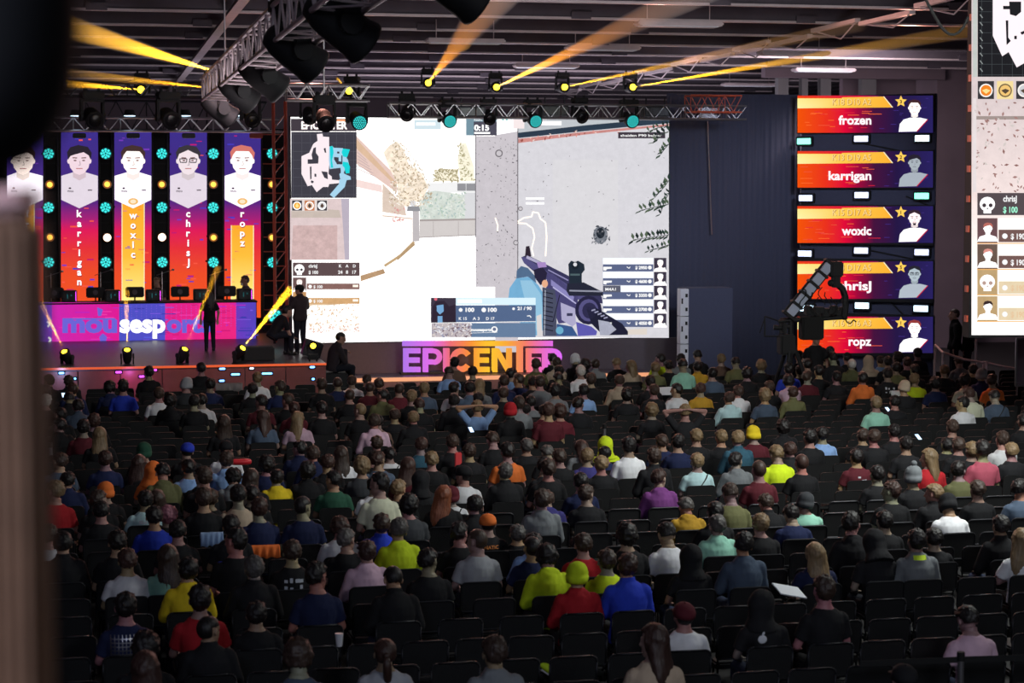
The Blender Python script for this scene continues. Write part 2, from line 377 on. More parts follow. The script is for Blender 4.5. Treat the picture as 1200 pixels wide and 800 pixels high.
s.poly([(118, 190), (480, 152), (905, 112), (905, 122), (480, 166), (118, 212)], (205, 140, 135), 5, .9)
s.spray(120, 150, 900, 205, 120, 9, [(150, 70, 60), (225, 150, 140), (240, 215, 205)], 6, 12, lambda x, y: abs(y - (200 - (x - 120) * .11)) < 16)
s.line([(118, 80), (118, 1100)], 5, (120, 115, 120), 6)
s.spray(125, 240, 880, 640, 36, 5, [(110, 105, 110), (160, 155, 160)], 6, 13)
s.spray(0, 240, 115, 800, 60, 6, [(95, 90, 98), (140, 135, 140)], 6, 14)
for x, y, r in ((20, 265, 20), (132, 553, 12), (108, 730, 14)): s.disc(x, y, r, (120, 115, 120), 6); s.disc(x, y, r * .7, (205, 200, 205), 7)
s.disc(548, 690, 38, (120, 125, 135), 7, 46, al=.9); s.disc(548, 680, 22, (35, 42, 52), 8, 28); s.spray(505, 640, 595, 740, 40, 9, [(70, 75, 85), (150, 150, 158)], 8, 15)
for pts in (((118, 620), (150, 600), (190, 595), (195, 570), (225, 575), (235, 605), (262, 625), (268, 700), (262, 800)), ((118, 628), (160, 630), (195, 655), (205, 700), (190, 760), (200, 800)), ((0, 600), (14, 640), (12, 670))): s.line(pts, 7, (255, 235, 215), 8, 1.6)
s.rect(160, 495, 255, 505, W, 8, g=1.5); s.rect(160, 520, 255, 530, W, 8, g=1.5)
# dark leafy branches entering from the right edge
GR = [(40, 58, 52), (62, 80, 66), (30, 42, 40), (85, 100, 80)]
def branch(pts, n, ln, seed):
    r = random.Random(seed)
    for i in range(n):
        t = i / (n - 1) * (len(pts) - 1); k = min(int(t), len(pts) - 2); q = t - k
        x = pts[k][0] * (1 - q) + pts[k + 1][0] * q; y = pts[k][1] * (1 - q) + pts[k + 1][1] * q
        for sg in (-1, 1):
            a = math.radians(200 + sg * r.uniform(35, 70)); ex, ey = x + math.cos(a) * ln * r.uniform(1.0, 1.4), y + math.sin(a) * ln * 1.1
            mx, my = (x + ex) / 2, (y + ey) / 2; w = ln * .27
            s.poly([(x, y), (mx - w, my), (ex, ey), (mx + w, my)], r.choice(GR), 9)
    s.line(pts, 3, GR[2], 9)
branch([(902, 530), (850, 540), (765, 560)], 9, 34, 1); branch([(902, 690), (820, 700), (720, 715)], 10, 34, 2); branch([(905, 405), (880, 440), (830, 495)], 6, 32, 3)
branch([(905, 150), (860, 170), (835, 205)], 5, 36, 4); branch([(905, 215), (880, 245), (862, 270)], 4, 32, 5); branch([(905, 740), (860, 755), (800, 770)], 6, 26, 6); branch([(905, 470), (880, 520), (860, 580)], 6, 26, 7); branch([(900, 120), (850, 130), (800, 150)], 5, 26, 17)
# rifle (own drawing) with gloved arm
s.tile(580, 280, 4.444)
s.poly([(70, 300), (75, 255), (110, 205), (175, 195), (225, 240), (262, 300), (268, 400), (240, 500), (150, 505), (120, 400), (60, 330)], (118, 176, 214), 7, .25)
s.poly([(110, 205), (112, 165), (135, 140), (170, 150), (205, 190), (215, 230), (170, 195)], (84, 110, 142), 8, .3)
s.poly([(130, 215), (190, 215), (240, 290), (250, 400), (215, 480), (185, 380), (150, 300)], (150, 198, 226), 8, .1)
s.poly([(155, 90), (160, 38), (178, 35), (188, 90)], (50, 40, 52), 9)
s.poly([(135, 95), (165, 82), (262, 130), (380, 190), (500, 255), (555, 300), (560, 335), (470, 330), (330, 245), (215, 180), (150, 125)], (58, 56, 92), 9, .4)
s.poly([(165, 85), (262, 132), (262, 145), (160, 100)], (180, 175, 205), 10)
s.poly([(135, 95), (150, 92), (330, 205), (470, 300), (440, 320), (290, 225), (150, 125)], (86, 82, 130), 10, .3)
s.poly([(215, 120), (262, 120), (268, 145), (225, 150)], (170, 140, 200), 11)
s.poly([(200, 160), (245, 145), (270, 175), (262, 225), (235, 240), (205, 200)], (42, 38, 62), 11)
s.disc(258, 232, 16, (235, 175, 140), 12, 20)
s.poly([(270, 175), (300, 180), (430, 290), (430, 370), (400, 430), (330, 440), (300, 360), (265, 260)], (74, 70, 116), 10, .4)
s.poly([(290, 210), (410, 300), (405, 330), (290, 240)], (140, 135, 190), 11, .2); s.line([(300, 250), (420, 335)], 6, (190, 186, 225), 12); s.line([(275, 160), (380, 215)], 6, (150, 145, 190), 12)
s.poly([(245, 250), (310, 265), (320, 330), (318, 505), (248, 505)], (74, 78, 100), 11, .5)
for i in range(9): s.line([(250, 275 + i * 24), (300, 285 + i * 24)], 5, (30, 30, 42), 12)
s.line([(260, 265), (256, 500)], 5, (170, 175, 190), 12)
s.poly([(340, 330), (415, 360), (420, 440), (400, 455), (345, 420)], (176, 172, 205), 12, .2); s.rect(372, 385, 402, 400, (60, 60, 90), 13); s.line([(300, 430), (335, 290)], 5, (40, 38, 60), 13)
s.poly([(320, 440), (400, 455), (430, 505), (318, 505)], (60, 90, 140), 11, .4); s.disc(335, 475, 20, (110, 175, 205), 12)
s.poly([(380, 130), (395, 112), (415, 120), (430, 112), (462, 130), (466, 160), (450, 180), (450, 235), (385, 235), (383, 180)], (36, 46, 58), 12, .3)
s.disc(415, 138, 20, (30, 38, 48), 13); s.disc(415, 132, 10, (225, 225, 230), 14); s.poly([(390, 180), (440, 180), (440, 190), (390, 190)], (80, 100, 105), 13)
s.poly([(375, 230), (460, 225), (560, 275), (560, 295), (385, 295), (370, 270)], (40, 42, 58), 12, .3); s.line([(385, 268), (555, 272)], 8, (150, 152, 170), 13)
s.disc(485, 370, 70, (40, 38, 66), 11, 75); s.disc(485, 370, 52, (88, 84, 132), 12, 58); s.disc(490, 372, 38, (48, 46, 78), 13, 42)
s.poly([(420, 430), (500, 455), (530, 480), (525, 500), (430, 505)], (96, 92, 176), 12, .3)
s.poly([(470, 350), (520, 355), (660, 440), (690, 480), (690, 498), (560, 500), (500, 440)], (34, 34, 54), 13, .5)
for i in range(5): s.line([(500 + i * 16, 372 + i * 10), (520 + i * 16, 366 + i * 10)], 7, (160, 160, 190), 14)
s.poly([(535, 420), (590, 430), (630, 470), (590, 500), (545, 500)], (170, 172, 190), 14, .8)
s.poly([(215, 400), (240, 390), (246, 505), (218, 505)], (220, 215, 215), 9)
s.poly([(690, 470), (790, 465), (790, 497), (690, 497)], (225, 215, 205), 9)
# HUD left block on the screen
s.tile(330, 120, 4.444)
s.rect(48, 85, 390, 150, (70, 62, 70), 5); s.text('EPICENTER', 102, 138, 40, (255, 240, 235), 6, w=240, bold=.04, g=1.4); s.rect(210, 88, 335, 98, (250, 160, 110), 6)
s.rect(50, 153, 390, 497, (66, 64, 74), 5, .1)
for i in range(8):
    s.line([(60 + i * 45, 155), (60 + i * 45, 495)], 1.5, (90, 90, 100), 6); s.line([(52, 165 + i * 45), (388, 165 + i * 45)], 1.5, (90, 90, 100), 6)
def minimap(s, ox, oy, k, c1, c2, c3, L):
    q = lambda pts: [(ox + (x - 52) * k, oy + (y - 153) * k) for x, y in pts]
    D = (66, 64, 74)
    s.poly(q([(183, 165), (212, 162), (215, 178), (247, 180), (247, 225), (252, 240), (255, 290), (247, 330), (243, 372), (260, 385), (262, 402), (300, 405), (300, 420), (247, 425), (243, 440), (215, 440), (182, 467), (157, 430), (135, 436), (103, 372), (103, 280), (143, 262), (165, 215), (187, 200)]), c1, L)
    for a in ([(165, 238), (178, 232), (178, 262), (192, 282), (190, 318), (135, 320), (135, 296), (160, 296), (155, 272)], [(146, 335), (155, 333), (155, 398), (148, 402)], [(170, 370), (180, 372), (180, 388), (170, 386)], [(206, 358), (238, 362), (240, 400), (222, 392), (212, 372)], [(218, 240), (228, 236), (232, 262), (224, 262)], [(155, 405), (168, 412), (160, 422), (150, 414)]): s.poly(q(a), D, L + 3)
    s.poly(q([(247, 232), (262, 226), (272, 236), (318, 238), (322, 262), (345, 300), (352, 330), (330, 345), (312, 402), (250, 345), (245, 300)]), c2, L + 1)
    for a in ([(250, 228), (266, 228), (270, 262), (262, 300), (268, 340), (256, 340), (252, 280)], [(318, 240), (355, 245), (340, 286), (320, 282), (312, 260)], [(318, 308), (345, 312), (355, 335), (352, 368), (334, 370), (325, 338), (316, 330)]): s.poly(q(a), c3, L + 2)
    for a in ([(272, 284), (296, 286), (296, 306), (310, 308), (310, 276), (316, 276), (316, 322), (288, 322), (272, 296)], [(254, 346), (306, 340), (308, 366), (300, 372), (304, 400), (266, 400), (256, 376)], [(288, 256), (300, 256), (300, 266), (288, 266)]): s.poly(q(a), D, L + 3)
    s.poly(q([(304, 352), (328, 372), (358, 386), (360, 402), (338, 404), (328, 440), (272, 497), (250, 480), (298, 424), (300, 400), (316, 396)]), c2, L + 1)
minimap(s, 52, 153, 1.0, (255, 240, 245), (170, 215, 240), (30, 215, 220), 7)
s.rect(50, 505, 240, 565, (235, 225, 222), 5)
for i, (x, c) in enumerate(((80, (250, 170, 60)), (145, (235, 190, 160)), (210, (225, 225, 228)))):
    s.rect(x - 26, 510, x + 26, 563, (70, 64, 70) if i != 1 else (200, 130, 90), 6); s.disc(x, 537, 22, W, 7, g=1.3); s.disc(x, 537, 17, c, 8)
    s.poly([(x - 10, 540), (x - 5, 530), (x, 524), (x + 5, 530), (x + 10, 540), (x, 550)], (90, 70, 60) if i else (255, 235, 150), 9)
s.rect(690, 90, 830, 140, (214, 232, 240), 4); s.rect(700, 105, 800, 120, W, 5, g=1.3)
s.rect(960, 80, 1120, 172, (120, 150, 165), 4); s.rect(1000, 100, 1120, 172, (80, 78, 92), 5)
s.text('0:15', 1002, 146, 30, W, 6, w=78, bold=.04, g=1.4); s.rect(1002, 154, 1085, 164, W, 6, g=1.2); s.text('Round 29', 1002, 96, 12, W, 6, w=60)
s.disc(1152, 90, 5, (90, 200, 190), 6); s.disc(1172, 90, 5, (90, 200, 190), 6)
s.tile(580, 120, 4.444)
s.rect(95, 82, 152, 136, (250, 236, 236), 7); s.rect(230, 98, 345, 118, W, 8, g=1.3)
s.rect(640, 155, 885, 187, (66, 58, 68), 8); s.text('shaiden P90 bulger', 652, 178, 13, W, 9, w=215)
# score rows left
s.tile(330, 280, 4.444)
def skull(s, x, y, k, L, c=(255, 255, 255), d=(70, 60, 66)):
    s.disc(x, y - k * .1, k, c, L, k * .95, g=1.3); s.rect(x - k * .5, y + k * .5, x + k * .5, y + k * 1.1, c, L, g=1.3)
    for q in (-1, 1): s.disc(x + q * k * .42, y + k * .05, k * .26, d, L + 1)
    s.poly([(x, y + k * .3), (x - k * .12, y + k * .55), (x + k * .12, y + k * .55)], d, L + 1)
s.rect(58, 122, 406, 192, (96, 78, 80), 5, .2); skull(s, 92, 158, 26, 7)
s.text('chrisJ', 140, 148, 17, W, 7, w=45, bold=.03); s.text('$ 100', 140, 181, 17, W, 7, w=50, bold=.03)
for x, a, b in ((305, 'K', '24'), (340, 'A', '8'), (378, 'D', '17')): s.text(a, x, 147, 15, W, 7, 'c', bold=.03); s.text(b, x, 180, 17, W, 7, 'c', bold=.03)
for y, c in ((200, (110, 85, 85)), (275, (200, 150, 100))):
    s.rect(58, y, 128, y + 70, c, 5, .3); s.rect(130, y, 406, y + 30, W, 5, g=1.7); s.rect(130, y + 31, 406, y + 62, (140, 105, 100) if y == 200 else (215, 170, 120), 5, .6)
    s.text('$ 100', 165, y + 55, 15, W, 7, w=48, bold=.03); s.disc(148, y + 47, 9, W, 7, g=1.3); s.rect(370, y + 38, 398, y + 50, (255, 240, 225), 7, g=1.2)
s.portrait(92, 228, 26, (255, 240, 235), L=7)
s.poly([(130, 325), (405, 300), (405, 330), (250, 345), (130, 345)], (225, 195, 160), 4, .9); s.spray(140, 335, 400, 480, 150, 9, [(235, 205, 175), (245, 225, 200), (225, 190, 160)], 3, 21); s.spray(140, 455, 405, 485, 50, 9, [(240, 205, 195)], 4, 22)
s.poly([(410, 190), (530, 155), (540, 178), (412, 220)], (190, 155, 120), 4, .9); s.line([(535, 140), (620, 85), (690, 15)], 14, (200, 170, 130), 4)
# player panel
s.lift = 12
s.rect(775, 305, 905, 435, (64, 56, 72), 5, .3)
s.poly([(780, 435), (785, 350), (800, 325), (845, 320), (870, 350), (900, 340), (905, 435)], (50, 40, 55), 6, .4)
s.poly([(805, 345), (840, 340), (842, 375), (822, 392), (806, 375)], (120, 170, 215), 7); s.rect(810, 400, 835, 435, (120, 170, 215), 7); s.disc(800, 312, 8, (230, 110, 130), 7)
s.rect(905, 305, 1320, 342, (214, 236, 246), 5, g=1.1); s.rect(915, 314, 1040, 332, W, 6, g=1.3)
s.rect(905, 344, 1320, 432, (86, 106, 142), 5, .15)
s.disc(930, 368, 10, W, 7); s.text('100', 955, 377, 20, W, 7, w=46, bold=.05); s.disc(1050, 368, 12, W, 7); s.text('100', 1072, 377, 20, W, 7, w=46, bold=.05)
s.text('K 15', 920, 420, 15, W, 7, w=42, bold=.02); s.text('A 3', 992, 420, 15, W, 7, w=36, bold=.02); s.text('D 17', 1062, 420, 15, W, 7, w=44, bold=.02)
s.text('21 / 90', 1225, 368, 17, W, 7, w=74, bold=.04); s.disc(1205, 362, 7, W, 7); s.line([(1275, 400), (1290, 398), (1296, 408)], 5, W, 7)
s.rect(778, 436, 1320, 510, (104, 128, 160), 5, .15); s.rect(778, 436, 985, 510, (190, 180, 185), 6, 1.2); s.spray(780, 440, 985, 508, 160, 8, [(120, 100, 110), (225, 215, 210), (150, 150, 175), (235, 235, 240)], 7, 25)
s.text('mousesports', 984, 478, 15, W, 8, w=104, bold=.05); s.disc(1105, 470, 17, W, 8); s.disc(1105, 468, 9, (110, 120, 150), 9); s.line([(984, 488), (1120, 484)], 2, W, 8); s.line([(778, 436), (1320, 428)], 3, W, 8)
s.lift = 0
# team table on the right of the screen
s.tile(580, 280, 4.444)
for i, y in enumerate((98, 170, 242, 315, 387)):
    s.rect(560, y, 822, y + 32, (236, 242, 252), 12, g=1.2); s.rect(560, y + 34, 822, y + 70, (94, 104, 138), 12, .1)
    s.text(('$ 2950', '$ 4600', '$ 3350', '$ 2700', '$ 4050')[i], 728, y + 58, 16, W, 13, w=62, bold=.05); s.disc(804, y + 50, 10, W, 13)
    s.poly([(562, y + 46), (606, y + 46), (606, y + 56), (580, y + 58), (576, y + 66), (562, y + 64)], W, 13); s.line([(684, y + 46), (696, y + 54), (702, y + 46)], 4, W, 13)
    s.rect(826, y, 890, y + 68, (64, 58, 74), 12); s.portrait(858, y + 28, 27, W, L=13, g=1.4); s.disc(880, y + 55, 6, W, 14)
s.rect(560, 242, 652, 276, (94, 96, 112), 13); s.text('M4A1', 572, 268, 15, W, 14, w=55)
ms = display_thing('led_screen', s, (u0, v0, u1, v1), 'huge white LED screen showing a shooter game view with a rifle, behind the stage', 'led screen', depth=.25)
# ---------------------------------------------------------------- hall shell
def pbox(name, x0, x1, y0, y1, z0, z1, m, bev=0, parent=None):
    return MB().box(((x0 + x1) / 2, (y0 + y1) / 2, (z0 + z1) / 2), (x1 - x0, y1 - y0, z1 - z0), bev=bev).build(name, m, parent)
XL, XR, YB, ZC = -9.0, 34.0, 84.0, 9.0
struct(pbox('floor', XL, XR, -6, YB, -.2, 0, M['floor']))
ceil = MB(); x = XL
ceil.box(((XL + XR) / 2, 39, ZC + .45), (XR - XL, YB + 6, .1))
while x < XR: ceil.box((x, 39, ZC + .37), (.35, YB + 6, .07)); x += 1.1
ceil = struct(ceil.build('ceiling', M['deck']))
struct(pbox('wall_left', XL - .2, XL, -6, YB, 0, ZC + .4, M['wall'])); struct(pbox('wall_right', XR, XR + .2, -6, YB, 0, ZC + .4, M['wall']))
struct(pbox('wall_back', XL, XR, YB, YB + .2, 0, ZC + .4, M['wall']))
# roof purlins: lower flanges painted lit, the rest shaded, every 3.8 m, in lengths joined by splice plates
k = -7
while True:
    Y = 39.3 + 3.8 * k; k += 1
    if Y > 82: break
    if Y < 8: continue
    b = MB(); xe = XR if Y < 60 else 26
    b.box(((XL + xe) / 2, Y, ZC + .02), (xe - XL, .16, .05)); b.box(((XL + xe) / 2, Y, ZC + .17), (xe - XL, .025, .3), mi=1); b.box(((XL + xe) / 2, Y, ZC + .33), (xe - XL, .14, .03), mi=1)
    r2 = random.Random(k); x = XL + r2.uniform(0, 4)
    while x < xe:
        b.box((x, Y - .05, ZC + .08), (.45, .12, .16), mi=1); x += 5.3
    o = b.build('purlin', [M['steel'], M['deck']], ceil)
def rafter(x, drop, n, name='rafter'):
    """open web girder running front to back"""
    b = MB(); z = ZC - .05
    b.box((x, 40, z), (.22, 84, .06)); b.box((x, 40, z - drop), (.22, 84, .06))
    y = -2
    while y < 81:
        b.cyl((x, y, z - drop), (x, y + 1.4, z), .035, n=5); b.cyl((x, y + 1.4, z), (x, y + 2.8, z - drop), .035, n=5); y += 2.8
    b.build(name, M['steel'], ceil)
pr = at_z(245, 52, ZC - .1); rafter(pr.x, .02, 0)
pa, pb = at_z(660, 108, ZC - .12), at_z(1150, -8, ZC - .12); b = MB(); nseg = 12; q = (pb - pa).to_track_quat('X', 'Z').to_matrix()
for i in range(nseg):
    c0, c1 = pa.lerp(pb, i / nseg), pa.lerp(pb, (i + .93) / nseg); off = Vector((0, 0, .05 if i % 2 else -.05))
    b.box((c0 + c1) / 2 + off, ((c1 - c0).length, .13, .09), q); b.cyl(c1 + off, pa.lerp(pb, (i + .6) / nseg) + Vector((0, 0, -.28)), .018, n=5); b.cyl(pa.lerp(pb, (i + .6) / nseg) + Vector((0, 0, -.28)), c0 + off, .018, n=5)
b.build('diagonal_brace', M['steel'], ceil)
for px, py in ((795, 28), (706, 56), (640, 77), (930, 62), (965, 82), (545, 48), (878, 99)):
    p = at_z(px, py, ZC - .25)
    o = MB().box((0, 0, 0), (1.9, .5, .1), bev=.03).box((0, 0, -.06), (1.7, .36, .02), mi=1).cyl((-.7, 0, 0), (-.7, 0, .5), .012, n=5).cyl((.7, 0, 0), (.7, 0, .5), .012, n=5).build('ceiling_light', [M['steel'], M['paper']], loc=p)
    tag(o, 'pale unlit rectangular ceiling light hanging between the roof beams', 'ceiling light', 'unlit rectangular lights under the roof')
# right rear partition with projecting pier
a = at_y(985, 300, 62).x; b_ = at_y(1098, 300, 60).x; c_ = at_y(1142, 300, 60).x
struct(pbox('wall_partition', a, XR, 62, 62.3, 0, ZC + .3, M['wall'])); struct(pbox('trim_1', b_, c_, 60.2, 61.9, 0, ZC + .3, M['wall']))
struct(pbox('wall_portal', at_y(900, 300, 66).x, a + .5, 66, 66.3, 0, ZC - .6, M['wallgrey']))
for px, w in ((912, .35), (940, .2), (962, .35), (1010, .5)):
    x = at_y(px, 100, 60).x; struct(pbox('trim_2', x, x + w, 60, 60.3, 6.5, ZC, M['wallgrey']))
struct(pbox('trim_3', at_y(890, 300, 60).x, b_, 59.6, 60, at_y(950, 92, 60).z, at_y(950, 78, 60).z, M['wall']))

# ---------------------------------------------------------------- stage
x0 = at_y(-60, 430, 46).x; x1 = at_y(382, 426, 46).x
ZS = at_y(200, 429, 46).z
st = empty('stage_platform', ((x0 + x1) / 2, 46, 0), 'raised stage platform with an orange lit lip and reddish front, under the team desk', 'stage')
L = lambda x, y, z: (x - (x0 + x1) / 2, y - 46, z)
MB().box(L((x0 + x1) / 2, 51, ZS / 2), (x1 - x0, 10, ZS - .02)).build('platform', M['skirt'], st)
MB().box(L((x0 + x1) / 2, 51, ZS - .005), (x1 - x0, 10.02, .03), bev=.008).build('deck', M['stage'], st)
b = MB(); n = 9
for i in range(n):
    w = (x1 - x0) / n; b.box(L(x0 + w * (i + .5), 45.97, ZS / 2 - .03), (w - .02, .04, ZS - .1), bev=.008)
b.build('fascia', M['stageface'], st)
MB().box(L((x0 + x1) / 2, 45.94, ZS - .01), (x1 - x0, .04, .05)).build('lip_light_strip', M['orangestrip'], st)
# low apron in front of the main screen
ax1 = at_y(792, 440, 47).x; ZA = at_y(560, 440, 49.3).z
ap = empty('stage_apron', (x1, 49.3, 0), 'low grey apron in front of the main screen, glowing orange at its edge', 'stage apron')
MB().box(((ax1 - x1) / 2 + .02, .6, ZA / 2), (ax1 - x1, 1.1, ZA), bev=.01).build('platform', M['stage'], ap)
MB().box(((ax1 - x1) / 2 + .02, .02, ZA - .06), (ax1 - x1, .03, .1)).build('edge_light_strip', emis('peach_strip', (250, 170, 125), .9), ap)
wash = bpy.data.lights.new('apron_wash', 'AREA'); wash.shape = 'RECTANGLE'; wash.size = 5; wash.size_y = .15; wash.energy = 30; wash.color = (1, .45, .22)
wo = bpy.data.objects.new('apron_wash', wash); COL.objects.link(wo); wo.location = ((at_y(520, 440, 49).x), 48.6, ZA + .1); wo.rotation_euler = (math.radians(95), 0, 0)
# grey wall under the screen, and behind it
sx0 = at_y(338, 400, YS).x; sx1 = at_y(937, 400, YS + .4).x
o = MB().box(((sx0 + at_y(800, 400, YS).x) / 2, YS + .1, .62), (at_y(800, 400, YS).x - sx0, .2, 1.22)).build('screen_plinth', M['skirt']); tag(o, 'plain grey wall panel under the main screen, behind the colourful letters', 'panel')
# scrim to the right of the screen
cx0 = at_y(782, 300, YS + .35).x
cw = sx1 - cx0; b = MB(); vs = []; nn = 160; zt = at_y(860, 110, YS + .35).z
for i in range(nn + 1):
    x = cw * i / nn; y = .008 * math.sin(i * .9) + .012 * math.sin(i * .23 + 1)
    vs += [(x, y, 0), (x, y, zt)]
b.add(vs, [(2 * i, 2 * i + 2, 2 * i + 3, 2 * i + 1) for i in range(nn)])
cu = b.build('curtain', M['curtain'], smooth=True, loc=(cx0, YS + .45, 0)); cu.modifiers.new('t', 'SOLIDIFY').thickness = .02
tag(cu, 'tall dark navy drape filling the gap between main screen and player cards', 'curtain')
p = at_y(829, 140, YS + .3); q = at_y(834, 275, YS + .3)
o = MB().cyl((0, 0, 0), q - p, .018, n=6).cyl((0, 0, 0), (-.2, 0, .3), .03, n=6).box((0, 0, .15), (.5, .1, .3)).build('hanging_cable', M['alu'], loc=p); tag(o, 'thin pale cable hanging in front of the navy drape', 'cable')
# dark rack with a pale punched edge
p0 = at_y(797, 338, 48.6); p1 = at_y(858, 430, 48.6); z1 = p0.z; strip = at_y(806.5, 338, 48.6).x - p0.x
rk = empty('equipment_rack', (p0.x, 48.6, 0), 'tall dark equipment cabinet with a pale perforated edge strip before the navy drape', 'rack')
MB().box(((p1.x - p0.x) / 2 + strip / 2, .45, z1 / 2), (p1.x - p0.x - strip, .9, z1), bev=.01).build('cabinet', M['curtain'], rk)
b = MB(); H = z1 / 3.7
for i in range(4): b.box((strip / 2, .1, z1 - H * (i + .5)), (strip, .3, H - .02), bev=.004)
b.build('edge_strip', M['white'], rk)
for i in range(4):
    for dz, dx in ((.25, .72), (.75, .72), (.4, .2), (.5, .2)):
        MB().box((strip * dx, -.06, z1 - H * (i + dz)), (.035, .02, .07) if dx < .5 else (.055, .02, .09)).build('cutout', M['matte'], rk)

# ---- EPICENTER sign -----------------------------------------------------
s = Screen((0, 49.9, 0), (1, 0, 0)); g0, g1 = 472, 655
stops = [(0, (178, 120, 235)), (.18, (225, 110, 235)), (.30, (240, 110, 120)), (.42, (250, 140, 60)), (.55, (255, 200, 50)), (.68, (250, 165, 60)), (.80, (245, 120, 110)), (.9, (235, 110, 200)), (1, (225, 110, 250))]
def gc(x):
    t = (x - g0) / (g1 - g0)
    for (a, ca), (b, cb) in zip(stops, stops[1:]):
        if t <= b: q = max(0, (t - a) / (b - a)); return tuple(u * (1 - q) + v * q for u, v in zip(lin(ca), lin(cb)))
    return lin(stops[-1][1])
def bar(pts, L=1):
    xs = [p[0] for p in pts]; lo, hi = min(xs), max(xs)
    s.put([s.uv(*p) for p in pts], [gc(p[0]) for p in pts], 0, L)
def R4(x0, y0, x1, y1):
    n = max(1, int((x1 - x0) / 8))
    for i in range(n): a = x0 + (x1 - x0) * i / n; b = x0 + (x1 - x0) * (i + 1) / n; bar([(a, y1), (b, y1), (b, y0), (a, y0)])
yt, yb = 408, 436; w = 6
def E(x, W=18): R4(x, yt, x + w, yb); R4(x + w, yt, x + W, yt + 6); R4(x + w, (yt + yb) / 2 - 3, x + W - 1, (yt + yb) / 2 + 3); R4(x + w, yb - 6, x + W, yb)
R4(472, 399.5, 648, 405.5)
E(473, 20)
def Pp(x, leg=False):
    R4(x, yt, x + w, yb)
    c = []
    for i in range(9):
        a = PI / 2 - PI * i / 8; c.append((x + 12 + 9.5 * math.cos(a), yt + 9.5 - 9.5 * math.sin(a)))
    inner = [(x + 12 + 3.8 * math.cos(PI / 2 - PI * i / 8), yt + 9.5 - 3.8 * math.sin(PI / 2 - PI * i / 8)) for i in range(9)]
    for i in range(8): bar([c[i], c[i + 1], inner[i + 1], inner[i]])
    R4(x + w, yt, x + 12, yt + 5.7); R4(x + w, yt + 13.3, x + 12, yt + 19)
    if leg: bar([(x + 9, yt + 18), (x + 15, yt + 16), (x + 22, yb), (x + 15, yb)])
Pp(496); R4(520, yt, 527, yb)
C0 = [(541 + 13 * math.cos(a), 422 - 14 * math.sin(a)) for a in [math.radians(35 + 290 * i / 14) for i in range(15)]]
C1 = [(541 + 6.5 * math.cos(a), 422 - 7.5 * math.sin(a)) for a in [math.radians(35 + 290 * i / 14) for i in range(15)]]
for i in range(14): bar([C0[i], C0[i + 1], C1[i + 1], C1[i]])
E(556, 18)
R4(577, yt, 583, yb); R4(594, yt, 600, yb); bar([(577, yt), (584, yt), (600, yb), (593, yb)])
R4(606, 405, 613, yb); E(617, 18); Pp(636, True)
c0 = s.uv(470, 438); c1 = s.uv(658, 398)
sg = empty('sign', s.O); sg.matrix_world = Matrix.Translation(s.O); tag(sg, 'colourful sign spelling EPICENTER in purple, orange and yellow block letters below the screen', 'sign')
d = s.build('lettering'); mod = d.modifiers.new('t', 'SOLIDIFY'); mod.thickness = .12; mod.offset = -1
d.parent = sg; d.matrix_local = Matrix((s.U, s.V, s.N)).transposed().to_4x4()
MB().box(((c0[0] + c1[0]) / 2, .16, ZA + .03), (c1[0] - c0[0], .3, .06), bev=.01).build('base', M['black'], sg)

